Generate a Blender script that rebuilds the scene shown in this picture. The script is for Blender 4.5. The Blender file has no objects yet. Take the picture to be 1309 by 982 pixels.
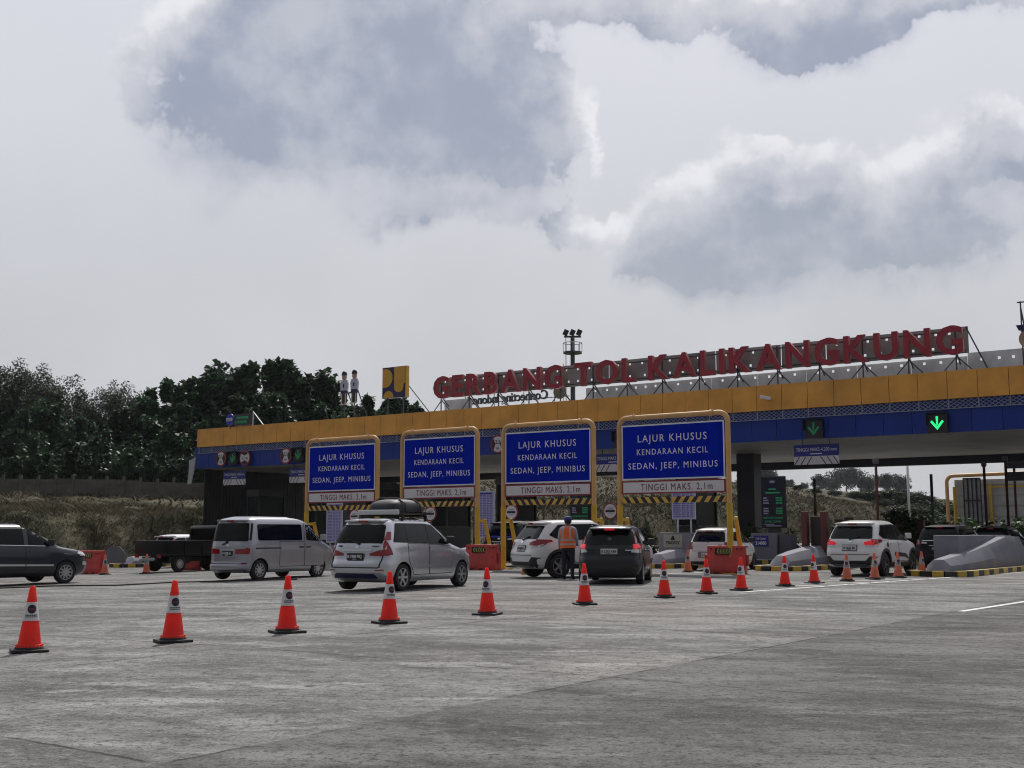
import bpy, bmesh, math, random
import numpy as np
from mathutils import Vector, Matrix
random.seed(7); rng = np.random.default_rng(7)
sc = bpy.context.scene
COL = sc.collection
R = math.radians
# ---------------------------------------------------------------- camera
CAM_H = 1.30
FPX, PW, PH, HOR = 1500.0, 1309.0, 982.0, 682.0
PITCH = math.atan((HOR - PH/2)/FPX)
cd = bpy.data.cameras.new('camera'); cam = bpy.data.objects.new('camera', cd); COL.objects.link(cam)
cam.location = (0, 0, CAM_H); cam.rotation_euler = (R(90)+PITCH, 0, 0)
cd.sensor_width = 36; cd.lens = 36*FPX/PW; cd.clip_end = 6000; cd.clip_start = 0.1
sc.camera = cam
# ---------------------------------------------------------------- exposure
sc.view_settings.view_transform = 'Standard'; sc.view_settings.look = 'None'
sc.view_settings.exposure = 0.0; sc.view_settings.gamma = 1.0
sc.view_settings.use_curve_mapping = False
sc.cycles.use_denoising = True
sc.cycles.pixel_filter_type = 'BLACKMAN_HARRIS'; sc.cycles.filter_width = 1.1
sc.cycles.max_bounces = 6; sc.cycles.diffuse_bounces = 3; sc.cycles.glossy_bounces = 3; sc.cycles.transparent_max_bounces = 6
# ---------------------------------------------------------------- sun
SUN_EL, SUN_AZ = R(51), R(5)          # azimuth measured from +Y towards +X : high, ahead of the camera
sl = bpy.data.lights.new('sun', 'SUN'); sl.energy = 3.1; sl.angle = R(.7); sl.color = (1.0, .95, .88)
so = bpy.data.objects.new('sun', sl); COL.objects.link(so)
sd = Vector((math.sin(SUN_AZ)*math.cos(SUN_EL), math.cos(SUN_AZ)*math.cos(SUN_EL), math.sin(SUN_EL)))
so.rotation_euler = (-sd).to_track_quat('-Z', 'Y').to_euler(); so.location = (0, 0, 60)
# ---------------------------------------------------------------- pixel rays -> points in the world
def ray(px, py):
    x, y = (px-PW/2)/FPX, (PH/2-py)/FPX
    c, s = math.cos(PITCH), math.sin(PITCH)
    return Vector((x, c - y*s, s + y*c))
def gz(x, y=0):                        # the paving falls gently towards the drain on the left
    return -0.02*min(max(0.0, -x-3.0), 14.0)
def gp(px, py):                        # point of the paving seen at a measured spot
    d = ray(px, py); z = 0.0
    for _ in range(6):
        k = (z-CAM_H)/d.z; p = d*k; z = gz(p.x)
    return Vector((p.x, p.y, z))
def at(px, Y):                         # ground point at distance Y in the direction px
    x = (px-PW/2)/(FPX/math.cos(PITCH))*Y
    return Vector((x, Y, gz(x)))
# plaza frame: s runs left along the canopy, t runs inward with the traffic
TH = R(54.3)
U = Vector((-math.sin(TH), math.cos(TH), 0)); V = Vector((math.cos(TH), math.sin(TH), 0))
P0 = Vector((20.9, 48.3, 0)); ROT = math.atan2(-U.y, -U.x)       # local +x = -U, local +y = V
def pl(s, t, z=None):
    p = P0 + U*s + V*t
    p.z = gz(p.x) if z is None else z
    return p
def st(p):
    q = Vector((p.x, p.y, 0)) - P0
    return q.dot(U), q.dot(V)
def onplane(px, py, t0):               # (s, z) of the spot seen at px,py on the vertical plane t = t0
    d = ray(px, py); C = Vector((0, 0, CAM_H))
    k = ((P0 + V*t0 - C).dot(V))/d.dot(V); p = C + d*k
    return (p-P0).dot(U), p.z
# ---------------------------------------------------------------- sky
w = bpy.data.worlds.new('World'); sc.world = w; w.use_nodes = True
nt = w.node_tree; nt.nodes.clear()
class NG:
    def __init__(self, t): self.t = t
    def n(self, typ, **kw):
        nd = self.t.nodes.new(typ)
        for k, v in kw.items(): setattr(nd, k, v)
        return nd
    def put(self, sock, v):
        if isinstance(v, bpy.types.NodeSocket): self.t.links.new(v, sock)
        elif v is not None: sock.default_value = v
    def m(self, op, a, b=None, c=None, clamp=False):
        nd = self.n('ShaderNodeMath', operation=op, use_clamp=clamp)
        for i, v in enumerate((a, b, c)): self.put(nd.inputs[i], v)
        return nd.outputs[0]
    def vm(self, op, a, b=None, out=0):
        nd = self.n('ShaderNodeVectorMath', operation=op)
        self.put(nd.inputs[0], a); self.put(nd.inputs[1], b)
        return nd.outputs[out]
    def noise(self, vec, scale, detail=4, rough=.55, dims='3D', out=0):
        nd = self.n('ShaderNodeTexNoise', noise_dimensions=dims)
        self.put(nd.inputs['Vector'], vec); self.put(nd.inputs['Scale'], scale)
        self.put(nd.inputs['Detail'], detail); self.put(nd.inputs['Roughness'], rough)
        return nd.outputs[out]
    def ss(self, x, lo, hi, a=0., b=1., kind='SMOOTHSTEP'):
        nd = self.n('ShaderNodeMapRange', interpolation_type=kind)
        self.put(nd.inputs[0], x)
        for i, v in enumerate((lo, hi, a, b)): self.put(nd.inputs[1+i], v)
        return nd.outputs[0]
    def mix(self, f, a, b, typ='MIX'):
        nd = self.n('ShaderNodeMix', data_type='RGBA', blend_type=typ)
        self.put(nd.inputs[0], f); self.put(nd.inputs[6], a); self.put(nd.inputs[7], b)
        return nd.outputs[2]
def lin(r, g, b):
    f = lambda c: (c/255/12.92) if c <= 10 else ((c/255+.055)/1.055)**2.4
    return (f(r), f(g), f(b), 1)
# cloud density as a node group over (azimuth, elevation) in degrees
cg = bpy.data.node_groups.new('cloud_density', 'ShaderNodeTree')
cg.interface.new_socket('P', in_out='INPUT', socket_type='NodeSocketVector')
cg.interface.new_socket('D', in_out='OUTPUT', socket_type='NodeSocketFloat')
G = NG(cg); gi = G.n('NodeGroupInput'); go = G.n('NodeGroupOutput')
P = gi.outputs[0]
w1 = G.vm('SCALE', G.vm('SUBTRACT', G.noise(P, .16, 5, .6, out=1), (.5, .5, .5))); w1.node.inputs['Scale'].default_value = 5.2
w2 = G.vm('SCALE', G.vm('SUBTRACT', G.noise(P, .62, 5, .62, out=1), (.5, .5, .5))); w2.node.inputs['Scale'].default_value = 1.7
Q = G.vm('ADD', G.vm('ADD', P, w1), w2)
sx = G.n('ShaderNodeSeparateXYZ'); G.put(sx.inputs[0], Q)
def azel(px, py):
    d = ray(px, py).normalized()
    return math.degrees(math.atan2(d.x, d.y)), math.degrees(math.asin(d.z))
PXD = .0378
acc = None
for cx, cy, rx, rt, rb, amp in [
    (300,140,175,150,115,1.0),(430,60,210,170,190,1.0),(545,180,200,170,115,1.0),(500,-60,240,120,120,.9),(660,130,100,130,130,.75),(690,210,75,90,70,.7),
    (575,282,190,40,26,.62),(720,290,80,28,26,.5),
    (950,310,160,135,95,1.1),(860,335,105,75,60,.75),(1060,270,80,80,90,.75),(1120,335,170,75,75,.72),(975,255,80,70,60,.6),
    (820,10,190,80,50,.9),(1070,20,150,90,62,1.0),(980,72,95,40,36,.55),(1250,-10,140,60,50,.75),
    (1240,225,125,88,90,.85),(1300,180,75,60,70,.75),(1250,320,120,60,60,.4),
    (265,262,50,25,26,.25)]:
    a, e = azel(cx, cy)
    dx = G.m('DIVIDE', G.m('SUBTRACT', sx.outputs[0], a), rx*PXD)
    dy = G.m('SUBTRACT', sx.outputs[1], e)
    dyn = G.m('MAXIMUM', G.m('DIVIDE', dy, rt*PXD), G.m('DIVIDE', dy, -rb*PXD))
    rr = G.m('ADD', G.m('MULTIPLY', dx, dx), G.m('MULTIPLY', dyn, dyn))
    bl = G.m('MULTIPLY', G.m('POWER', G.m('MAXIMUM', G.m('SUBTRACT', 1.0, G.m('MULTIPLY', rr, .72)), 0.0), 1.8), amp)
    acc = bl if acc is None else G.m('ADD', acc, bl)
acc = G.m('MINIMUM', acc, 1.25)
fine = G.m('MULTIPLY', G.m('SUBTRACT', G.noise(P, .45, 7, .62), .5), .72)
G.put(go.inputs[0], G.m('ADD', acc, G.m('MULTIPLY', fine, G.ss(acc, 0.0, .25, .15, 1.0))))
G = NG(nt)
tc = G.n('ShaderNodeTexCoord'); dn = G.vm('NORMALIZE', tc.outputs['Generated'])
sp = G.n('ShaderNodeSeparateXYZ'); G.put(sp.inputs[0], dn)
az = G.m('MULTIPLY', G.m('ARCTAN2', sp.outputs[0], sp.outputs[1]), 57.29578)
el = G.m('MULTIPLY', G.m('ARCSINE', sp.outputs[2]), 57.29578)
cv = G.n('ShaderNodeCombineXYZ'); G.put(cv.inputs[0], az); G.put(cv.inputs[1], el)
def dens(v):
    nd = G.n('ShaderNodeGroup'); nd.node_tree = cg; G.put(nd.inputs[0], v); return nd.outputs[0]
D0 = dens(cv.outputs[0]); D1 = dens(G.vm('ADD', cv.outputs[0], (.15, .8, 0))); D2 = dens(G.vm('ADD', cv.outputs[0], (.4, 2.1, 0)))
soft = G.ss(G.m('SUBTRACT', D2, D0), -.15, .30)
cover = G.ss(D0, .05, G.m('ADD', .27, G.m('MULTIPLY', soft, 1.2)))
# open veil behind the clouds: greyer at the horizon, whiter higher up, with soft large mottling
veil = G.mix(G.ss(el, 0., 12.), lin(190,192,196), lin(199,201,207))
veil = G.mix(G.ss(el, 9., 25.), veil, lin(218,220,229))
veil = G.mix(G.ss(el, 25., 60.), veil, lin(228,230,237))
mott = G.noise(cv.outputs[0], .09, 4, .5)
veil = G.mix(G.m('MULTIPLY', G.ss(mott, .35, .75), .35), veil, lin(224,224,231))
mid = G.noise(cv.outputs[0], .33, 6, .6)
dark = G.mix(G.ss(el, 6., 22.), lin(168,174,184), lin(146,156,178))
depth = G.m('ADD', G.m('MULTIPLY', G.ss(D1, .0, .75), .42), G.m('MULTIPLY', G.ss(D2, .0, .9), .62))
depth = G.m('ADD', depth, G.m('MULTIPLY', G.m('SUBTRACT', mid, .5), 1.1))
lit = G.mix(G.ss(depth, -.12, .32), lin(236,236,241), lin(205,207,215))
mid2 = G.noise(cv.outputs[0], .15, 6, .6)
dark = G.mix(G.m('MULTIPLY', G.ss(mid2, .44, .66), .75), dark, lin(194,198,208))
cc = G.mix(G.ss(depth, .12, 1.1), lit, dark)
sky = G.mix(G.m('MULTIPLY', cover, .95), veil, cc)
nish = G.n('ShaderNodeTexSky', sky_type='NISHITA', sun_disc=False)
nish.sun_elevation = SUN_EL; nish.sun_rotation = SUN_AZ; nish.dust_density = 4.0
sky10 = G.vm('SCALE', sky); # brightest round the veiled sun, duller towards the sky behind the camera
toward = G.ss(G.vm('DOT_PRODUCT', dn, (math.sin(SUN_AZ), math.cos(SUN_AZ), 0.35), out=1), -.55, .75)
G.put(sky10.node.inputs['Scale'], G.m('ADD', 3.2, G.m('MULTIPLY', toward, 6.6)))
tot = G.mix(.93, nish.outputs[0], sky10)
bg = G.n('ShaderNodeBackground'); G.put(bg.inputs[0], tot); bg.inputs[1].default_value = 0.1
wo = G.n('ShaderNodeOutputWorld'); nt.links.new(bg.outputs[0], wo.inputs[0])
w.cycles.sampling_method = 'MANUAL'; w.cycles.sample_map_resolution = 512
# ---------------------------------------------------------------- materials
MATS = {}
def mat(name, rgb, rough=.5, metal=0., var=.12, scale=3., bump=0., coat=0., emit=0., spec=.5, stain=0., trans=0.):
    if name in MATS: return MATS[name]
    m = bpy.data.materials.new(name); m.use_nodes = True; t = m.node_tree
    b = t.nodes['Principled BSDF']; g = NG(t)
    c = tuple(rgb[:3]) + (1,)
    b.inputs['Roughness'].default_value = rough; b.inputs['Metallic'].default_value = metal
    b.inputs['Specular IOR Level'].default_value = spec
    if coat: b.inputs['Coat Weight'].default_value = coat; b.inputs['Coat Roughness'].default_value = .06
    tcn = g.n('ShaderNodeTexCoord')
    if var or stain:
        f = g.noise(tcn.outputs['Object'], scale, 5, .6)
        lo = tuple(x*(1-var) for x in c[:3])+(1,); hi = tuple(min(1, x*(1+var)) for x in c[:3])+(1,)
        o = g.mix(g.ss(f, .3, .7), lo, hi)
        if stain:
            f2 = g.noise(g.vm('MULTIPLY', tcn.outputs['Object'], (1, 1, .25)), scale*.45, 6, .65)
            o = g.mix(g.m('MULTIPLY', g.ss(f2, .5, .75), stain), o, tuple(x*.45 for x in c[:3])+(1,))
        t.links.new(o, b.inputs['Base Color'])
        if emit: t.links.new(o, b.inputs['Emission Color'])
    else:
        b.inputs['Base Color'].default_value = c
        if emit: b.inputs['Emission Color'].default_value = c
    if emit: b.inputs['Emission Strength'].default_value = emit
    if bump:
        bn = g.n('ShaderNodeBump'); bn.inputs['Strength'].default_value = bump; bn.inputs['Distance'].default_value = .02
        g.put(bn.inputs['Height'], g.noise(tcn.outputs['Object'], scale*8, 4, .6)); t.links.new(bn.outputs[0], b.inputs['Normal'])
    if trans:
        tr = g.n('ShaderNodeBsdfTranslucent'); tr.inputs[0].default_value = c
        if b.inputs['Base Color'].is_linked: t.links.new(b.inputs['Base Color'].links[0].from_socket, tr.inputs[0])
        mx = g.n('ShaderNodeMixShader'); mx.inputs[0].default_value = trans
        t.links.new(b.outputs[0], mx.inputs[1]); t.links.new(tr.outputs[0], mx.inputs[2])
        t.links.new(mx.outputs[0], t.nodes['Material Output'].inputs[0])
    MATS[name] = m
    return m
yellow = mat('yellow_panel', (.76,.36,.057), .45, var=.13, scale=.8, stain=.38)
blue_p = mat('blue_panel', (.012,.040,.26), .45, spec=.25, var=.10, scale=.8, stain=.2)
dark = mat('dark_shadow_gap', (.012,.012,.014), .6, var=0)
alu = mat('aluminium', (.55,.56,.58), .45, .7, var=.12, scale=2)
galv = mat('galvanised_panel', (.46,.47,.48), .55, .3, var=.15, scale=1.5, stain=.3)
steel = mat('dark_steel', (.07,.07,.075), .5, .3, var=.2)
soffm = mat('soffit_panel', (.62,.61,.58), .6, var=.1, scale=.5, stain=.3)
colm = mat('dark_column_cladding', (.035,.035,.04), .4, var=.2, scale=.6)
redl = mat('red_letter', (.34,.022,.042), .4, var=.1, scale=1.5)
redside = mat('pale_red_edge', (.42,.16,.15), .5, var=.1)
white = mat('white_paint', (.78,.78,.78), .5, var=.05)
blues = mat('reflective_blue', (.001,.015,.38), .6, var=.12, scale=.9, stain=.15, spec=.04)
silverl = mat('reflective_lettering', (.72,.72,.76), .45, var=.03)
signw = mat('reflective_white', (.66,.64,.66), .5, var=.05, scale=1.2)
dred = mat('dark_red_lettering', (.13,.010,.016), .5, var=.05)
pipey = mat('faded_yellow_pipe', (.62,.36,.14), .5, var=.12, scale=1.2, stain=.15)
pipeg = mat('golden_yellow_paint', (.62,.38,.03), .45, var=.1, scale=2, stain=.2)
blk = mat('black_paint', (.012,.012,.013), .5, var=.1)
rubber = mat('black_rubber', (.018,.018,.019), .75, var=.2)
conc = mat('pale_concrete', (.20,.20,.24), .75, var=.12, scale=1.5, stain=.25, bump=.15)
kerby = mat('kerb_yellow', (.55,.36,.05), .6, var=.2, scale=4, stain=.3)
kerbk = mat('kerb_black', (.025,.025,.025), .6, var=.3, scale=4)
plastr = mat('red_plastic', (.50,.045,.035), .5, var=.15, scale=2, stain=.15)
orange = mat('orange_cone_plastic', (1.0,.062,.040), .45, var=.10, scale=7, trans=.46, stain=.22)
oranged = mat('faded_orange_plastic', (.70,.17,.10), .6, var=.15, scale=6, trans=.1)
bandw = mat('reflective_band', (.62,.62,.64), .4, var=.08, scale=8)
ledg = mat('green_led', (.02,.75,.22), .5, var=0, emit=1.3)
leddim = mat('dim_green_led', (.01,.20,.08), .5, var=0, emit=.16)
ledtxt = mat('green_led_text', (.01,.25,.10), .5, var=0, emit=.22)
ledb = mat('pale_led_text', (.18,.19,.28), .5, var=0, emit=.15)
screen = mat('black_screen', (.012,.013,.018), .25, var=0)
redbrown = mat('red_brown_post', (.10,.024,.02), .6, var=.2)
navy = mat('navy_paint', (.012,.012,.075), .4, var=.08)
lilac = mat('tariff_board_face', (.36,.36,.58), .5, var=.05)
glassd = mat('tinted_glass', (.004,.005,.006), .05, var=0, spec=.2)
chrome = mat('chrome', (.75,.76,.78), .12, 1., var=0)
lampr = mat('red_lens', (.26,.006,.010), .12, var=0, coat=.5)
lampl = mat('lit_red_lens', (.75,.02,.03), .15, var=0, emit=.30)
lampw = mat('clear_lens', (.62,.62,.63), .12, .2, var=0, coat=.5)
tyre = mat('tyre', (.016,.016,.017), .8, var=.1)
alloy = mat('alloy_rim', (.52,.53,.55), .3, .8, var=.05)
plast = mat('black_trim_plastic', (.02,.02,.022), .55, var=.1)
# ---------------------------------------------------------------- mesh helpers
class MB:
    def __init__(s): s.v=[]; s.f=[]; s.m=[]; s.sm=[]
    def add(s, vs, fs, mi=0, M=None, smooth=False):
        o = len(s.v)
        for p in vs:
            p = Vector(p); s.v.append(M @ p if M is not None else p)
        for f in fs: s.f.append([o+i for i in f]); s.m.append(mi); s.sm.append(smooth)
        return s
    def box(s, x0,x1,y0,y1,z0,z1, mi=0, M=None):
        vs=[(x0,y0,z0),(x1,y0,z0),(x1,y1,z0),(x0,y1,z0),(x0,y0,z1),(x1,y0,z1),(x1,y1,z1),(x0,y1,z1)]
        return s.add(vs,[(0,3,2,1),(4,5,6,7),(0,1,5,4),(1,2,6,5),(2,3,7,6),(3,0,4,7)],mi,M)
    def boxbar(s, p, q, a, b, mi=0, up=(0,0,1)):
        p,q=Vector(p),Vector(q); d=(q-p).normalized(); up=Vector(up)
        if abs(d.dot(up))>.98: up=Vector((0,1,0))
        e=d.cross(up).normalized()*a/2; f=e.normalized().cross(d).normalized()*b/2
        vs=[p-e-f,p+e-f,p+e+f,p-e+f,q-e-f,q+e-f,q+e+f,q-e+f]
        return s.add(vs,[(0,3,2,1),(4,5,6,7),(0,1,5,4),(1,2,6,5),(2,3,7,6),(3,0,4,7)],mi)
    def tube(s, pts, r, n=10, mi=0, closed=False, radii=None, cap=True):
        pts=[Vector(p) for p in pts]; N=len(pts); rings=[]; prev=None
        for i,p in enumerate(pts):
            if closed: d=(pts[(i+1)%N]-pts[i-1])
            else: d=(pts[min(i+1,N-1)]-pts[max(i-1,0)])
            d.normalize()
            if prev is None:
                a=Vector((0,0,1)) if abs(d.z)<.9 else Vector((1,0,0)); e=d.cross(a).normalized()
            else: e=(prev-d*prev.dot(d)).normalized()
            prev=e; f=d.cross(e); rr=radii[i] if radii else r
            rings.append([p+(e*math.cos(2*math.pi*k/n)+f*math.sin(2*math.pi*k/n))*rr for k in range(n)])
        vs=[v for rg in rings for v in rg]; fs=[]
        for i in range(N if closed else N-1):
            j=(i+1)%N
            for k in range(n): fs.append((i*n+k,i*n+(k+1)%n,j*n+(k+1)%n,j*n+k))
        s.add(vs,fs,mi,None,True)
        if cap and not closed:
            o=len(s.v)-len(vs); s.f.append([o+k for k in range(n)][::-1]); s.m.append(mi); s.sm.append(False)
            s.f.append([o+(N-1)*n+k for k in range(n)]); s.m.append(mi); s.sm.append(False)
        return s
    def lathe(s, prof, n=24, mi=0, M=None, smooth=True, a0=0., a1=None):
        full = a1 is None; span = 2*math.pi if full else a1-a0; k=n if full else n+1; vs=[]
        for r,z in prof:
            for i in range(k):
                a=a0+span*i/n; vs.append((r*math.cos(a),r*math.sin(a),z))
        fs=[]
        for j in range(len(prof)-1):
            for i in range(n):
                i2=(i+1)%k if full else i+1
                fs.append((j*k+i,j*k+i2,(j+1)*k+i2,(j+1)*k+i))
        return s.add(vs,fs,mi,M,smooth)
    def prism(s, poly, d0, d1, mi=0, M=None, smi=None):   # polygon in x,z extruded along y
        n=len(poly); vs=[(x,d0,z) for x,z in poly]+[(x,d1,z) for x,z in poly]
        s.add(vs,[tuple(range(n)),tuple(range(2*n-1,n-1,-1))],mi,M)
        o=len(s.v)-2*n
        for i in range(n):
            j=(i+1)%n; s.f.append([o+i,o+n+i,o+n+j,o+j]); s.m.append(mi if smi is None else smi); s.sm.append(False)
        return s
    def mesh(s, name, mats, bevel=0., angle=40., fixn=True):
        me=bpy.data.meshes.new(name); me.from_pydata([tuple(v) for v in s.v],[],s.f)
        for m_ in (mats if isinstance(mats,(list,tuple)) else [mats]): me.materials.append(m_)
        me.polygons.foreach_set('material_index',s.m); me.polygons.foreach_set('use_smooth',s.sm)
        bm=bmesh.new(); bm.from_mesh(me)
        if fixn: bmesh.ops.recalc_face_normals(bm,faces=bm.faces)
        if bevel:
            es=[e for e in bm.edges if len(e.link_faces)==2 and e.calc_face_angle(0)>R(30)]
            bmesh.ops.bevel(bm,geom=es,offset=bevel,segments=2,profile=.6,affect='EDGES',clamp_overlap=True)
            for f in bm.faces: f.smooth=True
        if bevel or any(s.sm):
            for e in bm.edges:
                if len(e.link_faces)==2 and e.calc_face_angle(0)>R(angle): e.smooth=False
        bm.to_mesh(me); bm.free(); return me
    def build(s, name, mats, parent=None, loc=(0,0,0), rotz=0., bevel=0., angle=40., fixn=True):
        return link(name, s.mesh(name,mats,bevel,angle,fixn), parent, loc, rotz)
def link(name, me, parent=None, loc=(0,0,0), rotz=0.):
    o=bpy.data.objects.new(name,me); COL.objects.link(o); o.parent=parent
    o.location=loc; o.rotation_euler=(0,0,rotz); return o
def tag(o, label=None, cat=None, group=None, kind=None):
    if label: o['label']=label
    if cat: o['category']=cat
    if group: o['group']=group
    if kind: o['kind']=kind
    return o
def thing(name, label, cat, loc=(0,0,0), rotz=0., group=None):
    o=bpy.data.objects.new(name,None); COL.objects.link(o); o.location=loc; o.rotation_euler=(0,0,rotz); o.empty_display_size=.3
    return tag(o,label,cat,group)
def copy_tree(o, parent=None):
    c=o.copy(); COL.objects.link(c); c.parent=parent
    for ch in list(o.children): copy_tree(ch,c)
    return c
def dup(root, loc, rotz=None, label=None, group=None):
    c=copy_tree(root); c.location=loc
    if rotz is not None: c.rotation_euler=(0,0,rotz)
    if label: c['label']=label
    if group: c['group']=group
    return c
_tc={}
def glyphs(txt, bold=0., space=1.):
    k=(txt,bold,space)
    if k not in _tc:
        cu=bpy.data.curves.new('t','FONT'); cu.body=txt; cu.size=1; cu.offset=bold; cu.space_character=space; cu.resolution_u=3; cu.extrude=.5
        ob=bpy.data.objects.new('t',cu); COL.objects.link(ob)
        me=bpy.data.meshes.new_from_object(ob)
        vs=[v.co.copy() for v in me.vertices]; fs=[tuple(p.vertices) for p in me.polygons]
        bpy.data.objects.remove(ob); bpy.data.curves.remove(cu); bpy.data.meshes.remove(me)
        _tc[k]=(vs,fs)
    return _tc[k]
CAP=.729
def text(mb, txt, cx, z0, h, y, depth=.01, width=None, bold=.01, mi=0, space=1., xs=1., M=None, face=-1):
    """lettering standing in the x,z plane, its front at y, read from the -y side"""
    vs,fs=glyphs(txt,bold,space); x0=min(v.x for v in vs); x1=max(v.x for v in vs); k=h/CAP
    kx=(width/(x1-x0)) if width else k*xs
    out=[((cx+(v.x-(x0+x1)/2)*kx*(-face)), y-face*0+( .5-v.z)*depth*(1 if face==-1 else -1), z0+v.y*k) for v in vs]
    return mb.add(out,fs,mi,M)
from mathutils import noise as MN
# ================================================================ ground
def ground_material():
    m=bpy.data.materials.new('concrete_paving'); m.use_nodes=True; t=m.node_tree; g=NG(t); b=t.nodes['Principled BSDF']
    pos=g.n('ShaderNodeNewGeometry').outputs['Position']
    rel=g.vm('SUBTRACT',pos,tuple(P0))
    s=g.vm('DOT_PRODUCT',rel,tuple(U),out=1); tt=g.vm('DOT_PRODUCT',rel,tuple(V),out=1)
    wob=g.m('MULTIPLY',g.m('SUBTRACT',g.noise(pos,2.5,5,.7),.5),.10)
    def joint(c,off,per):
        x=g.m('ADD',g.m('ADD',c,-off),wob)
        f=g.m('FRACT',g.m('DIVIDE',x,per)); d=g.m('MULTIPLY',g.m('SUBTRACT',.5,g.m('ABSOLUTE',g.m('SUBTRACT',f,.5))),per)
        return d
    dj=g.m('MINIMUM',joint(s,-5.56,5.06),joint(tt,-47.0,5.0))
    cv=g.n('ShaderNodeCombineXYZ'); g.put(cv.inputs[0],g.m('MULTIPLY',s,.45)); g.put(cv.inputs[1],tt)
    st=cv.outputs[0]
    n1=g.noise(pos,.23,6,.62); n2=g.noise(st,1.1,7,.68); n3=g.noise(pos,42.,4,.8); n7=g.noise(pos,13.,5,.75); n4=g.noise(pos,.07,3,.5); n5=g.noise(pos,6.5,6,.72)
    # long tyre-worn streaks across the approach, broom marks
    px=g.n('ShaderNodeCombineXYZ'); sep=g.n('ShaderNodeSeparateXYZ'); g.put(sep.inputs[0],pos)
    g.put(px.inputs[0],g.m('MULTIPLY',sep.outputs[0],.34)); g.put(px.inputs[1],g.m('MULTIPLY',sep.outputs[1],1.0))
    n6=g.noise(px.outputs[0],1.3,6,.65)
    n8=g.noise(st,.5,7,.72); n9=g.noise(px.outputs[0],.42,5,.6)
    base=g.mix(g.ss(n8,.36,.64),(0.083,0.082,0.081,1),(0.250,0.249,0.244,1))
    base=g.mix(g.m('MULTIPLY',g.ss(n9,.46,.64),.55),base,(0.302,0.299,0.293,1))
    base=g.mix(g.m('MULTIPLY',g.ss(n4,.48,.66),.40),base,(0.250,0.193,0.177,1))
    base=g.mix(g.m('MULTIPLY',g.ss(n6,.54,.64),.7),base,(0.374,0.371,0.364,1))
    base=g.mix(g.m('MULTIPLY',g.ss(n6,.47,.37),.65),base,(0.062,0.059,0.057,1))
    base=g.mix(g.m('MULTIPLY',g.ss(n2,.52,.64),.6),base,(0.062,0.062,0.058,1))
    base=g.mix(g.m('MULTIPLY',g.ss(n5,.53,.62),.6),base,(0.053,0.052,0.051,1))
    base=g.mix(g.m('MULTIPLY',g.ss(n5,.46,.36),.45),base,(0.328,0.324,0.317,1))
    base=g.mix(g.m('MULTIPLY',g.ss(n7,.53,.60),.65),base,(0.042,0.042,0.041,1))
    base=g.mix(g.m('MULTIPLY',g.ss(n3,.45,.38),.4),base,(0.394,0.394,0.388,1))
    base=g.mix(g.m('MULTIPLY',g.ss(n3,.54,.60),.8),base,(0.031,0.031,0.030,1))
    slab=g.ss(g.m('ADD',s,5.56),.02,-.02)
    base=g.mix(slab,base,g.mix(1.,base,(.60,.605,.615,1),'MULTIPLY'))
    # dark pits and patched spots
    vo=g.n('ShaderNodeTexVoronoi',feature='F1'); g.put(vo.inputs['Vector'],pos); vo.inputs['Scale'].default_value=.9
    pit=g.m('MULTIPLY',g.ss(vo.outputs['Distance'],.05,.02),g.ss(n2,.45,.5))
    base=g.mix(g.m('MULTIPLY',pit,.8),base,(0.022,0.022,0.021,1))
    crack=g.m('MULTIPLY',g.ss(dj,.026,.008),g.ss(g.noise(pos,.9,4,.7),.40,.56))
    base=g.mix(g.m('MULTIPLY',g.ss(dj,.22,.03),.22),base,(0.079,0.074,0.071,1))
    base=g.mix(g.m('MULTIPLY',crack,.85),base,(0.017,0.015,0.015,1))
    t.links.new(base,b.inputs['Base Color'])
    g.put(b.inputs['Roughness'],g.ss(n2,.3,.7,.80,.92)); b.inputs['Specular IOR Level'].default_value=.27
    bn=g.n('ShaderNodeBump'); bn.inputs['Strength'].default_value=.45; bn.inputs['Distance'].default_value=.01
    hh=g.m('SUBTRACT',g.m('ADD',n3,g.m('MULTIPLY',n5,1.5)),g.m('MULTIPLY',crack,3.))
    g.put(bn.inputs['Height'],hh); t.links.new(bn.outputs[0],b.inputs['Normal'])
    return m
xs=[-3000,-60,-17,-3,3000]; ys=[-300,60,4000]
g_=MB(); 
vs=[(x,y,gz(x)) for y in ys for x in xs]; n_=len(xs)
g_.add(vs,[(j*n_+i,j*n_+i+1,(j+1)*n_+i+1,(j+1)*n_+i) for j in range(len(ys)-1) for i in range(n_-1)])
tag(g_.build('ground',ground_material()),kind='structure')
# painted lines
paint=mat('worn_road_paint',(.66,.66,.64),.7,var=.22,scale=5,stain=.45)
def strip(name,pts,wd):
    mb=MB()
    for a,b in zip(pts[:-1],pts[1:]):
        a=Vector(a);b=Vector(b);d=(b-a).normalized();e=Vector((-d.y,d.x,0))*wd/2
        q=[a-e,b-e,b+e,a+e]; mb.add([(p.x,p.y,gz(p.x)+.005) for p in q],[(0,1,2,3)])
    return tag(mb.build(name,paint),kind='structure')
L0,L1=gp(945,757.5),gp(1309,731.5)
Ld=(L1-L0).normalized()
strip('road_marking',[L0,L1+Ld*12],.14)
a_,b_=gp(1228,782),gp(1309,769.5); strip('road_marking',[a_,b_+(b_-a_)*1.2],.13)
strip('road_marking',[gp(838,734),gp(1000,728.5)],.16)
for k in range(6):
    p=L0+Ld*(4.2+k*1.25); q=p+Vector((-1.55,.85,0))*(0.55+.18*k)
    strip('road_marking',[p,q],.16)
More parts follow.
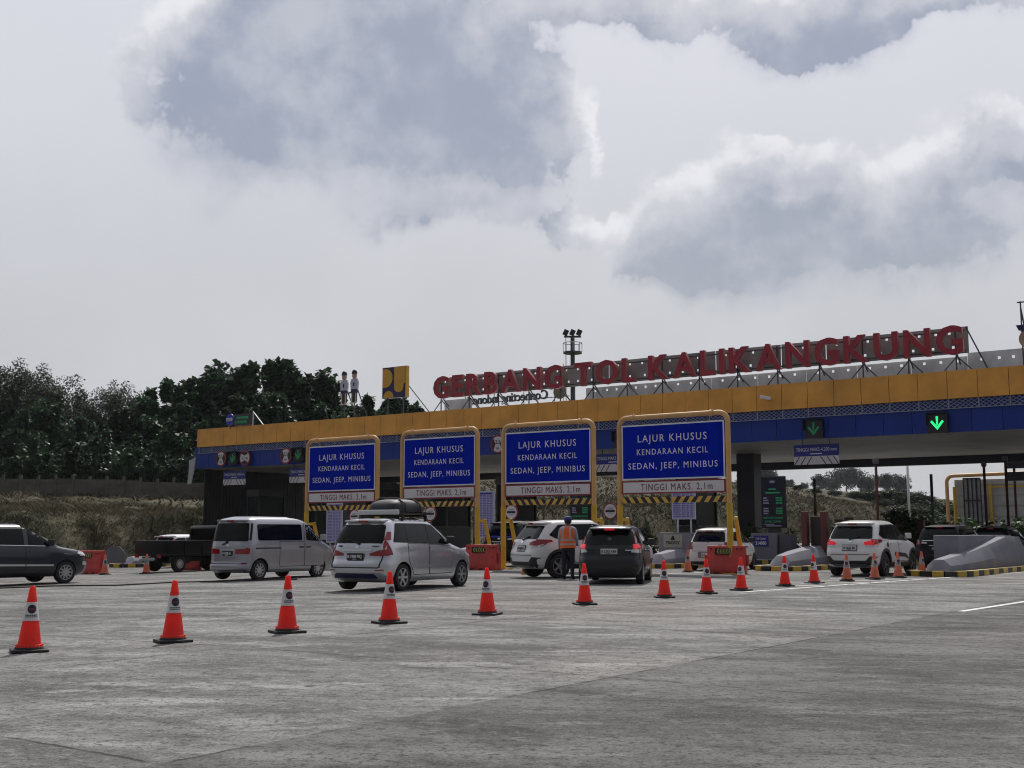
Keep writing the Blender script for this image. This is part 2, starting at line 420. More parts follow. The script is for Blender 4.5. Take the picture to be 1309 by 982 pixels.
# ================================================================ hillside
S0=50.9
def prof(d):
    return float(np.interp(d,[0,.6,2.5,4.5,6.5,11,20,28,34,60,150,320],[-.02,.30,1.95,2.5,2.66,3.0,4.0,4.5,4.7,5.6,9.,13.]))
def hill_z(d,t):
    p=pl(S0+d,t,0)
    k=1+.42*min(1,max(0,(t-8)/30.))+.85*min(1,max(0,(t-45)/70.))
    n=MN.fractal(Vector((p.x*.16,p.y*.16,1.3)),1.,2.,4)*.34+MN.fractal(Vector((p.x*.55,p.y*.55,7.3)),1.,2.,3)*.13
    return prof(d)*k+n*min(1,d/1.5)+gz(p.x)*max(0,1-d/3)
ds=[-.4,0,.4,.9,1.5,2.2,3,3.8,4.6,5.5,6.5,7.6,8.8,10,11.5,13,15,17,19,21,23,25,27.5,30,33,37,42,50,60,80,110,150,220,320]
ts=[-90,-70,-55,-45]+[-40+1.2*i for i in range(60)]+[33+2.5*i for i in range(30)]+[110+6*i for i in range(20)]+[240+25*i for i in range(10)]
hm=MB(); vs=[]
for t in ts:
    for d in ds:
        p=pl(S0+d,t,0); vs.append((p.x,p.y,hill_z(d,t) if d>=0 else gz(p.x)-.6))
n_=len(ds); hm.add(vs,[(j*n_+i,j*n_+i+1,(j+1)*n_+i+1,(j+1)*n_+i) for j in range(len(ts)-1) for i in range(n_-1)],smooth=True)
def hill_material(name,blade=False):
    m=bpy.data.materials.new(name); m.use_nodes=True; t=m.node_tree; g=NG(t); b=t.nodes['Principled BSDF']
    pos=g.n('ShaderNodeNewGeometry').outputs['Position']
    n1=g.noise(pos,.28,5,.65); n2=g.noise(pos,3.2 if blade else 1.6,4,.7); n3=g.noise(pos,9.,3,.7)
    c=g.mix(g.ss(n1,.36,.62),(0.056,0.058,0.030,1),(0.152,0.132,0.086,1))
    c=g.mix(g.m('MULTIPLY',g.ss(n2,.5,.72),.75),c,(0.264,0.238,0.172,1))
    c=g.mix(g.m('MULTIPLY',g.ss(n2,.46,.28),.7),c,(0.030,0.038,0.015,1))
    c=g.mix(g.m('MULTIPLY',g.ss(n3,.45,.75),.5),c,(0.040,0.034,0.020,1))
    t.links.new(c,b.inputs['Base Color']); b.inputs['Roughness'].default_value=.85; b.inputs['Specular IOR Level'].default_value=.15
    if not blade:
        bn=g.n('ShaderNodeBump'); bn.inputs['Strength'].default_value=.8; bn.inputs['Distance'].default_value=.25
        g.put(bn.inputs['Height'],g.m('ADD',n2,n3)); t.links.new(bn.outputs[0],b.inputs['Normal'])
    return m
tag(hm.build('hillside',hill_material('hillside_soil')),kind='structure')
def blades(N,d0,d1,t0,t1,wd,ln,dpow=1.):
    d=d0+(d1-d0)*rng.random(N)**dpow; t=t0+(t1-t0)*rng.random(N)
    V3=np.zeros((N*3,3))
    for i in range(N):
        p=pl(S0+d[i],t[i],0); z=hill_z(d[i],t[i])
        # clumping: taller where a noise field is high
        h=ln*(.25+.9*max(0,MN.noise(Vector((p.x*.45,p.y*.45,3.)))+.35))*(.6+.8*rng.random())
        a=rng.random()*6.283; bw=wd*(.6+.8*rng.random()); lean=h*(.6+1.8*rng.random()); la=rng.random()*6.283
        e=np.array([math.cos(a),math.sin(a),0])*bw/2; q=np.array([p.x,p.y,z-.05])
        V3[3*i]=q-e; V3[3*i+1]=q+e; V3[3*i+2]=q+np.array([math.cos(la)*lean,math.sin(la)*lean,h])
    return V3
parts_=[blades(60000,.1,12,-33,9,.05,.50),blades(26000,12,32,-33,9,.07,.42),blades(30000,.2,13,9,150,.16,.75),blades(9000,13,30,9,150,.22,.7)]
GV=np.concatenate(parts_); nb=len(GV)//3
me=bpy.data.meshes.new('grass'); me.vertices.add(nb*3); me.vertices.foreach_set('co',GV.ravel())
me.loops.add(nb*3); me.loops.foreach_set('vertex_index',np.arange(nb*3)); me.polygons.add(nb)
me.polygons.foreach_set('loop_start',np.arange(nb)*3); me.polygons.foreach_set('loop_total',np.full(nb,3)); me.update(); me.validate()
me.materials.append(hill_material('dry_grass_blades',True))
tag(link('grass',me),'tall dry straw and green grass covering the bank','grass',kind='stuff')
# ================================================================ canopy
_,ZT=onplane(1300,470,0); _,ZY=onplane(1300,508,0); _,ZB=onplane(1300,550,0)
_,ZT2=onplane(258,547.5,0); _,ZY2=onplane(258,569.5,0); _,ZB2=onplane(258,598,0)
print('canopy z',ZT,ZY,ZB,'left',ZT2,ZY2,ZB2)
ZT,ZY,ZB=(ZT+ZT2)/2,(ZY+ZY2)/2,(ZB+ZB2)/2
SL=onplane(252.5,575,0)[0]; SR=-16.; XL,XR=-SL,-SR
print('left end s',SL)
can=thing('toll_canopy','long flat toll canopy with yellow fascia over a blue one on dark columns','toll canopy',pl(0,0,0),ROT)
PWD=1.25
yf=MB(); bf=MB(); x=XR
while x>XL+.05:
    a=max(x-PWD,XL); j=random.uniform(-.003,.003)
    yf.box(a+.012,x-.012,-.06+j,.06+j,ZY,ZT); bf.box(a+.010-.35,min(x-.010-.35,XR),.10,.2,ZB,ZY-.01); x-=PWD
for k in range(13):
    yf.box(XL,XL+.06,.075+k*1.3,1.35+k*1.3,ZY,ZT); bf.box(XL-.15,XL-.08,.2+k*1.3,1.48+k*1.3,ZB,ZY-.01)
yf.build('yellow_fascia',yellow,can); bf.build('blue_fascia',blue_p,can)
bk=MB(); bk.box(XL+.07,XR,.07,.098,ZY,ZT-.02).box(XL-.35,XR,.205,.26,ZB+.02,ZY-.02); bk.build('fascia_backing',dark,can)
LH=.40; lt=MB(); x=XL+.1
while x<XR-.5:
    lt.boxbar((x,.045,ZY-LH),(x+.6,.045,ZY-.012),.010,.022); lt.boxbar((x+.6,.033,ZY-LH),(x,.033,ZY-.012),.010,.022); x+=.24
lt.box(XL,XR,.02,.06,ZY-LH-.03,ZY-LH)
x=XR
while x>XL: lt.box(x-.02,x+.02,.0,.07,ZY-LH-.03,ZY-.014); x-=PWD
lt.build('lattice_strip',mat('lattice_metal',(.30,.33,.40),.5,.3,var=.1),can)
rf=MB(); rf.box(XL+.08,XR,.2,17.,ZT-.5,ZT-.3); rf.build('roof',galv,can)
sf=MB(); y=.27
while y<16.2:
    sf.box(XL-.1,XR,y,y+.60,ZB+.02,ZB+.06); y+=.615
sf.build('soffit',soffm,can)
rb=MB(); rb.box(XL,XR,16.4,16.9,ZB-.42,ZT-.35); rb.build('rear_beam',mat('rear_beam_paint',(.05,.055,.07),.6,var=.15,scale=.7),can)
for s_,t_,wd in ((15.7,8.2,1.0),(31.1,8.2,1.0),(46.5,8.2,1.0),(-.2,8.2,1.0),(-14.5,8.2,1.0)):
    c=MB(); c.box(-s_-wd/2,-s_+wd/2,t_-wd/2,t_+wd/2,-.4,ZB+.02)
    for k in range(3): c.box(-s_-wd/2-.01,-s_+wd/2+.01,t_-wd/2-.01,t_+wd/2+.01,1.4+k*1.35,1.42+k*1.35)
    c.build('column',colm,can)
ew=MB(); y=.4
while y<16.3:
    ew.box(XL+.30,XL+.36,y,y+.2,-.3,ZB-.02); ew.box(XL+.27,XL+.39,y+.2,y+.28,-.3,ZB-.02); y+=.28
ew.build('end_wall',mat('ribbed_dark_cladding',(.022,.021,.020),.5,.2,var=.2,scale=.4),can)
fn=MB()
fn.prism([(XL-.45,ZB+.55),(XL+.12,ZB+.75),(XL-.02,ZB-.15),(XL-.25,ZB-1.0),(XL-.62,ZB-1.02)],-.25,-.18)
fn.prism([(XL-.95,ZB+.62),(XL-.47,ZB+.60),(XL-.55,ZB-.2),(XL-.95,ZB-.2)],.1,.2)
fn.build('end_fin',mat('pale_grey_fin',(.40,.41,.44),.5,var=.1),can)
# cctv camera on the fascia
def cctv(px,py,label):
    s_,z_=onplane(px,py,-.1); o=thing('cctv_camera',label,'camera',pl(s_,0,z_),ROT)
    b=MB(); b.boxbar((.10,-.06,.0),(.05,-.3,-.10),.05,.05); b.build('bracket',galv,o)
    b=MB(); b.boxbar((.22,-.3,-.03),(-.28,-.42,.10),.16,.15); b.build('camera_body',white,o,bevel=.02)
    b=MB(); b.boxbar((-.281,-.4205,.1005),(-.31,-.427,.108),.11,.11); b.build('lens',blk,o)
cctv(982,510,'small pale security camera on the yellow fascia')
# ================================================================ rooftop name sign
sg=thing('rooftop_name_sign','large red letter sign GERBANG TOL KALIKANGKUNG on the canopy roof','sign',pl(0,0,0),ROT)
NAME='GERBANG TOL KALIKANGKUNG'
sa,za=onplane(556,507,.3); sb,zb_=onplane(1233,454,.3); _,zc=onplane(572,480,.3); _,zd=onplane(1215,417,.3)
LZ0,LZ1=(za+zb_)/2,(zc+zd)/2; print('letters',sa,sb,za,zb_,zc,zd)
W_=[]
for ch in NAME:
    if ch==' ': W_.append(.16); continue
    v,_=glyphs(ch,.028); W_.append(max(q.x for q in v)-min(q.x for q in v))
gap=.15; tot=sum(W_)+gap*(len(W_)-1); kx=(sa-sb)/tot; x=-sa
for ch,wd in zip(NAME,W_):
    if ch!=' ':
        mb=MB(); text(mb,ch,x+wd*kx/2,LZ0,LZ1-LZ0,.12,.22,width=wd*kx,bold=.028)
        o=mb.build('letter',[redl,redside],sg)
        for p in o.data.polygons:
            if abs(p.normal.y)<.7: p.material_index=1
    x+=(wd+gap)*kx
def holed(mb,x0,x1,z0,z1,y,rows,step,ph=0,th=.05,hw=.12,hh=.12):
    zs=[z0]; 
    for r in rows: zs+= [r-hh/2,r+hh/2]
    zs.append(z1)
    for i in range(len(zs)-1):
        if i%2==0: mb.box(x0,x1,y,y+th,zs[i],zs[i+1])
        else:
            x=x0; c=x0+step*(.5+ph*(i//2))
            while c<x1-.1:
                mb.box(x,c-hw/2,y,y+th,zs[i],zs[i+1]); x=c+hw/2; c+=step*random.choice((.8,1.,1.,1.2))
            mb.box(x,x1,y,y+th,zs[i],zs[i+1])
hb=MB(); xa,xb=-sa-.15,-sb+.1; xx=xa
for wd in (6.3,5.2,6.1,3.4,2.2,20):
    e=min(xx+wd,xb); 
    if e-xx>.1: holed(hb,xx+.02,e-.03,LZ0+.05,LZ1-.02,.75,(LZ0+.34,LZ1-.26),.72,.2)
    xx=e
hb.build('backing_panel',mat('weathered_grey_panel',(.33,.325,.31),.6,.2,var=.2,scale=1.2,stain=.4),sg)
lp=MB(); x0=-onplane(748,450,1.2)[0]; xx=x0
while xx<XR:
    e=min(xx+2.45,XR); holed(lp,xx+.01,e-.01,ZT-.25,LZ0-.02 if e<-sb+.3 else LZ0+.12,1.25,(ZT+.10,LZ0-.2),.72,.3,th=.04); xx=e
lp.build('roof_screen',mat('silver_roof_screen',(.66,.67,.69),.5,.2,var=.18,scale=.9,stain=.25),sg)
lp=MB(); lp.box(-sa-.1,-sa+1.9,1.3,1.34,ZT-.2,LZ0-.02); lp.build('roof_screen',mat('silver_roof_screen',(.66,.67,.69),.5,.2,var=.18,scale=.9,stain=.25),sg)
fr=MB(); x=-sa+.2
while x<-sb+.2:
    fr.boxbar((x,.62,ZT-.35),(x,.62,LZ1-.1),.05,.05,up=(0,1,0)); fr.boxbar((x,.62,LZ0-.05),(x+1.0,.62,ZT-.3),.05,.05); fr.boxbar((x,.66,LZ0-.1),(x-.9,.66,ZT-.3),.04,.04)
    fr.boxbar((x,.7,LZ0+.1),(x,2.2,ZT-.32),.05,.05); x+=2.05
fr.boxbar((-sa,.56,LZ0+.14),(-sb,.56,LZ0+.14),.05,.06); fr.boxbar((-sa,.56,LZ1-.22),(-sb,.56,LZ1-.22),.05,.06)
fr.boxbar((-sb,.7,LZ1-.05),(-sb+.9,1.2,ZT-.3),.05,.05); fr.boxbar((-sb+4.8,1.1,LZ0-.2),(-sb+3.6,1.1,ZT-.2),.05,.05); fr.boxbar((-sb+2.3,1.1,LZ0),(-sb+2.3,1.1,ZT-.2),.06,.06)
fr.build('support_frame',steel,sg)
# navy letter sign at the right end
sj,zj=onplane(1299,411,.5); _,zj1=onplane(1305,377,.5)
js=thing('rooftop_letter_sign','dark navy letter J on a thin steel frame at the right roof edge','sign',pl(0,0,0),ROT)
mb=MB(); text(mb,'J',-sj+.52,zj,(zj1-zj),.5,.3,width=1.1,bold=.03); mb.build('letter',navy,js)
fr=MB()
for x in (-sj+.12,-sj+1.1): fr.boxbar((x,.9,ZT-.3),(x,.9,zj1-.2),.05,.05); fr.boxbar((x,.9,zj1-.5),(x+.25,1.7,ZT-.3),.05,.05)
fr.boxbar((-sj,.85,zj1-.25),(-sj+1.2,.85,zj1-.25),.05,.05); fr.boxbar((-sj,.95,zj-.25),(-sj+1.2,.95,ZT+.2),.04,.04); fr.build('support_frame',steel,js)
mb=MB(); mb.lathe([(0,-.05),(.42,-.05),(.42,.05),(0,.05)],20,0,Matrix.Translation((-sj+.45,.7,zj-.75))@Matrix.Rotation(R(90),4,'X')@Matrix.Scale(1.0,4)); mb.build('emblem_disc',mat('buff_disc',(.40,.27,.20),.5,var=.1),js)
# slogan on the rear roof edge, seen from behind
ss0,zs0=onplane(593,521.5,15.5); ss1,zs1=onplane(701,514.5,15.5); zs0=(zs0+zs1)/2+.22
sl_=thing('rooftop_slogan_sign','dark lettering Connecting Indonesia on the rear roof edge, seen from behind','sign',pl(0,0,0),ROT)
mb=MB(); text(mb,'Connecting Indonesia',-(ss0+ss1)/2,zs0,.66,15.5,.12,width=(ss0-ss1),bold=.02,face=1); mb.build('lettering',steel,sl_)
for dx,dz,r in ((.25,.95,.34),(.95,.42,.50)):
    mb=MB(); mb.lathe([(0,-.06),(r,-.06),(r,.06),(0,.06)],20,0,Matrix.Translation((-ss1+dx,15.5,zs0+dz))@Matrix.Rotation(R(90),4,'X')); mb.build('emblem_disc',mat('olive_disc',(.13,.10,.065),.5,var=.15),sl_)
fr=MB(); x=-ss0
while x<-ss1+1.8: fr.boxbar((x,15.7,ZT-.4),(x,15.7,zs0+.7),.04,.04); x+=2.6
fr.boxbar((-ss0,15.7,zs0+.1),(-ss1+1.6,15.7,zs0+.1),.05,.05); fr.build('support_frame',steel,sl_)
# square emblem
s0,z0=onplane(488.5,510,.3); s1,z1=onplane(520,468.5,.3); wd=s0-s1; hgt=z1-z0; hgt=(hgt+wd)/2 if abs(hgt-wd)<.4 else hgt
em=thing('square_emblem_sign','square yellow and dark navy emblem board standing on the canopy roof','sign',pl((s0+s1)/2,.3,z0),ROT)
mb=MB(); mb.box(-wd/2,wd/2,0,.22,0,hgt); mb.build('board',navy,em)
ylo=mat('emblem_yellow',(.62,.33,.03),.45,var=.06,scale=2)
def P_(u,v): return (-wd/2+u*wd, v*hgt)
def arc(cx,cz,rx,rz,a0,a1,n=16): return [P_(cx+rx*math.cos(R(a0+(a1-a0)*i/n)),cz+rz*math.sin(R(a0+(a1-a0)*i/n))) for i in range(n+1)]
mb=MB()
mb.prism([P_(.015,.35)]+arc(.14,.65,.29,.30,-90,90)+[P_(.015,.95)],-.03,-.002)
mb.prism([P_(.50,.985)]+[P_(.50,.33)]+arc(.69,.33,.19,.16,180,360)+[P_(.88,.40),P_(.985,.52),P_(.985,.985)],-.03,-.002)
mb.prism([P_(.06,.012)]+arc(.27,.012,.21,.22,180,0)[1:],-.03,-.002)
mb.box(wd/2-.0005-.07,wd/2+.004,-.03,.224,.0,hgt,0)
mb.build('emblem',ylo,em)
fr=MB()
for x in (-wd*.32,wd*.32): fr.boxbar((x,.12,ZT-.35-z0),(x,.12,0),.07,.07)
fr.boxbar((wd*.45,.24,hgt*.4),(wd*.45+1.3,1.2,ZT-.3-z0),.05,.05); fr.build('support_frame',steel,em)
# two painted cut-out figures
def cutout(px0,px1,py0,py1,label,cap,skirt):
    s0,z0=onplane((px0+px1)/2,py1,.3); _,z1=onplane((px0+px1)/2,py0,.3); h=z1-z0
    o=thing('figure_cutout',label,'figure sign',pl(s0,.3,z0),ROT,'figure boards on the canopy roof')
    def E(cx,cz,rx,rz,n=18): return [((cx+rx*math.cos(2*math.pi*i/n))*h,(cz+rz*math.sin(2*math.pi*i/n))*h) for i in range(n)]
    S=lambda L:[(a*h,b*h) for a,b in L]
    b=MB(); b.prism(S([(-.13,.40),(-.15,.62),(-.10,.73),(.10,.73),(.15,.62),(.13,.40),(.09,.40),(.10,.60),(-.10,.60),(-.09,.40)]),0,.12)
    b.prism(S([(-.10,.41),(-.105,.72),(.105,.72),(.10,.41)]),-.01,.10); b.build('shirt',mat('figure_shirt',(.50,.50,.60),.6,var=.1),o)
    b=MB(); b.prism(S([(-.11,.38),(.11,.38),(.11,.42),(-.11,.42)]),-.02,.1); b.prism(S([(-.02,.50),(.02,.50),(.03,.58),(0,.63),(-.03,.58)]),-.03,-.012); b.prism(S([(-.115,.30),(.115,.30),(.115,.38),(-.115,.38)] if skirt else [(-.11,.34),(.11,.34),(.11,.38),(-.11,.38)]),-.015,.1); b.build('trim',navy,o)
    b=MB()
    for sx in (-1,1): b.prism(S([(sx*.015,.02),(sx*.02,.36),(sx*.095,.36),(sx*.09,.02)]),0,.1)
    b.build('trousers',blk,o)
    b=MB()
    for sx in (-1,1): b.prism(S([(sx*.06,.03),(sx*.055,.33),(sx*.095,.33),(sx*.10,.03)]),-.012,-.001); b.prism(S([(sx*.02,0),(sx*.02,.035),(sx*.10,.035),(sx*.15,.0)]),-.02,.1)
    b.build('shoe_and_stripe',mat('figure_pale',(.55,.52,.48),.6,var=.05),o)
    b=MB(); b.prism(E(0,.82,.075,.10),-.01,.1); b.build('face',mat('figure_skin',(.42,.29,.21),.6,var=.05),o)
    b=MB(); b.prism([p for p in E(0,.87,.09,.125) if p[1]>=.84*h],-.02,.1); b.build('cap' if cap else 'hair',navy if cap else blk,o)
    b=MB(); b.boxbar((0,.06,ZT-.35-z0),(0,.06,.02),.06,.06); b.boxbar((.1*h,.12,.4*h),(.1*h+.3,.9,ZT-.3-z0),.05,.05); b.build('support_frame',steel,o)
cutout(433,445,474.5,517.5,'painted figure board in blue cap and white striped trousers on the roof',True,False)
cutout(446,458,472.5,515.5,'bareheaded painted figure board beside the blue capped one on the roof',False,True)
# left-end roof signs
s0,z0=onplane(293,544,-.2); _,z1=onplane(293,529,-.2); r=(z1-z0)/2
o=thing('lane_disc_sign','round blue sign with a white panel at the left roof edge','sign',pl(s0,-.15,z0+r),ROT)
mb=MB(); mb.lathe([(0,-.03),(r,-.03),(r,.03),(0,.03)],24,0,Matrix.Rotation(R(90),4,'X')); mb.build('disc',mat('royal_blue',(.02,.02,.42),.4,var=.05),o)
mb=MB(); mb.box(-r*.72,r*.72,-.06,-.032,-r*.27,r*.27); mb.build('panel',white,o,bevel=.01)
mb=MB(); text(mb,'GTO',0,-r*.18,r*.36,-.075,.012,width=r*1.15,bold=.02); mb.build('lettering',navy,o)
mb=MB(); mb.boxbar((0,.06,-r-.2),(0,.06,r*.5),.05,.05); mb.build('bracket',steel,o)
s0,z0=onplane(299,544.5,-.15); s1,z1=onplane(321.5,528,-.15)
o=thing('roof_led_board','dark LED board with two rows of green text on the roof edge','LED board',pl((s0+s1)/2,-.15,z0),ROT)
wd=s0-s1; hg=z1-z0
mb=MB(); mb.box(-wd/2,wd/2,0,.2,0,hg); mb.build('cabinet',mat('maroon_cabinet',(.05,.03,.035),.5,var=.1),o)
mb=MB(); mb.box(-wd/2+.06,wd/2-.18,-.012,-.002,.06,hg-.1); mb.build('screen',mat('green_black_screen',(.005,.03,.02),.3,var=0),o)
mb=MB()
for j,(n,zz) in enumerate(((9,.56),(9,.18))):
    xx=-wd/2+.16+.1*(1-j)
    for k in range(n):
        q=random.choice((.07,.09,.1)); 
        mb.box(xx,xx+q*.4,-.02,-.014,hg*zz,hg*zz+hg*.2); mb.box(xx+q*.4,xx+q,-.02,-.014,hg*zz+hg*random.choice((0,.16,.1)),hg*zz+hg*.2); xx+=q+.035
mb.build('text_row',ledtxt,o)
mb=MB(); mb.boxbar((wd/2+.03,.1,-.2),(wd/2+.03,.1,hg+.1),.05,.05); mb.boxbar((wd/2+.05,.1,hg+.08),(wd/2+1.05,.1,-.1),.05,.05); mb.build('stay',alu,o)
# ================================================================ lane equipment on the canopy
def signal(px,py,label,bright,arrow=True,sz=.86):
    s_,z_=onplane(px,py,-.12); o=thing('lane_signal',label,'lane signal',pl(s_,-.13,z_),ROT,'lane signals on the blue fascia')
    h=sz/2; b=MB(); b.box(-h,h,0,.2,-h,h)
    b.build('housing',mat('signal_housing',(.02,.018,.022),.4,var=.1),o,bevel=.02)
    b=MB(); b.box(-h,h,-.16,0.0,h+.002,h+.025); b.box(-h-.025,-h-.002,-.14,0,-h*.2,h+.025); b.box(h+.002,h+.025,-.14,0,-h*.2,h+.025); b.build('hood',blk,o)
    b=MB()
    k=h*.68
    def led(p,q,wd):
        b.prism([(p[0]-wd,p[1]),(p[0]+wd,p[1]),(q[0]+wd,q[1]),(q[0]-wd,q[1])],-.014,-.003)
    if arrow:
        b.prism([(-k*.17,k),(k*.17,k),(k*.12,-k*.25),(-k*.12,-k*.25)],-.014,-.003)
        b.prism([(-k*.98,k*.22),(-k*.72,k*.42),(0,-k*.45),(k*.72,k*.42),(k*.98,k*.22),(0,-k*1.0)],-.015,-.0035)
        b.build('arrow',ledg if bright else leddim,o)
    else:
        b.lathe([(0,-.008),(.05,-.008),(.05,.006),(0,.006)],12,0,Matrix.Translation((.08,-.01,.05))@Matrix.Rotation(R(90),4,'X')); b.build('lit_dot',ledb,o)
signal(1198,541,'brightly lit green down arrow signal at the right of the blue fascia',True)
signal(1040,548.5,'dim green down arrow signal above the blue height notice',False)
signal(793,562,'dark unlit lane signal behind the gap beside the largest blue sign',False,False)
signal(297.5,586,'faint green arrow signal between the two round limit signs at the left end',False)
signal(381,581.5,'faint green arrow signal just left of the leftmost yellow gantry',False)
whd=mat('limit_sign_white',(.60,.60,.62),.5,var=.05); redrim=mat('sign_red_rim',(.30,.02,.025),.45,var=.05)
def limit(px,py,label,tx,vert):
    s_,z_=onplane(px,py,-.12); r=.50; o=thing('limit_sign',label,'road sign',pl(s_,-.13,z_),ROT,'round limit signs on the blue fascia')
    RX=Matrix.Rotation(R(90),4,'X')
    b=MB(); b.lathe([(0,-.03),(r,-.03),(r,.03),(0,.03)],28,0,RX); b.build('rim',redrim,o)
    b=MB(); b.lathe([(0,0),(r*.84,0),(r*.84,.012),(0,.012)],28,0,Matrix.Translation((0,-.031,0))@RX); b.build('face',whd,o)
    b=MB()
    for sg_ in (-1,1):
        pts=[(sg_*r*.83*math.cos(R(a)),r*.83*math.sin(R(a))) for a in np.linspace(-48,48,9)]+[(sg_*r*.30,0)]
        if not vert: pts=[(z,x) for x,z in pts]
        b.prism(pts,-.052,-.044)
    b.build('arrow_mark',blk,o)
    b=MB()
    if vert:
        text(b,tx[0],0,.03,r*.42,-.056,.008,width=r*.62,bold=.015); text(b,tx[1],0,-r*.55,r*.30,-.056,.008,width=r*.36,bold=.015)
    else: text(b,tx,0,-r*.2,r*.4,-.056,.008,width=r*1.15,bold=.015)
    b.build('lettering',mat('sign_black_lettering',(.03,.03,.05),.5,var=0),o)
limit(283,586.5,'round white sign 2,3 m with red rim at the far left end',('2,3','m'),True)
limit(313.5,585.5,'round white sign 5,1 m with red rim',"5,1 m",False)
limit(366,583,'round white sign 2,3 m beside the leftmost yellow gantry',('2,3','m'),True)
limit(637,568,'round white sign half hidden behind the third yellow gantry',('2,3','m'),True)
def notice(px0,px1,py0,py1,label):
    s0,z0=onplane(px0,py1,.5); s1,z1=onplane(px1,py0,.5); wd=2.15; hg=.92; z1=ZB-.22; z0=z1-hg
    o=thing('height_notice',label,'sign',pl((s0+s1)/2,.5,z0),ROT,'height notices hung under the canopy')
    b=MB(); b.box(-wd/2,wd/2,0,.04,hg*.42,hg); b.build('blue_board',mat('notice_blue',(.015,.03,.26),.4,var=.06),o)
    b=MB(); b.box(-wd/2,wd/2,0,.04,0,hg*.41); b.build('stripe_board',signw,o)
    b=MB(); text(b,'TINGGI MAKS 4.200 mm',0,hg*.66,hg*.19,-.012,.011,width=wd*.9,bold=.0); b.box(-wd*.13,wd*.13,-.010,-.001,hg*.51,hg*.56); b.build('lettering',silverl,o)
    b=MB(); h2=hg*.40
    for k in range(3):
        for sg_ in (-1,1):
            x=sg_*(.18+k*.30); b.prism([(x,h2),(x+sg_*.05,h2),(x+sg_*.29,.0),(x+sg_*.24,.0)],-.010,-.001)
    b.build('stripe',mat('maroon_stripe',(.09,.02,.025),.5,var=0),o)
    b=MB()
    for x in (-wd*.3,wd*.3): b.boxbar((x,.02,hg),(x,.02,ZB+.02-z0),.03,.03)
    b.build('hanger',steel,o)
notice(1021,1066,569,588,'blue height notice with striped lower board hung under the right half of the canopy')
notice(768,800,583,600,'blue height notice partly hidden by the largest blue gantry sign')
notice(287,312,600,616,'blue height notice with striped lower board at the far left')
notice(373,398,598,613,'blue height notice cut off by the leftmost yellow gantry')
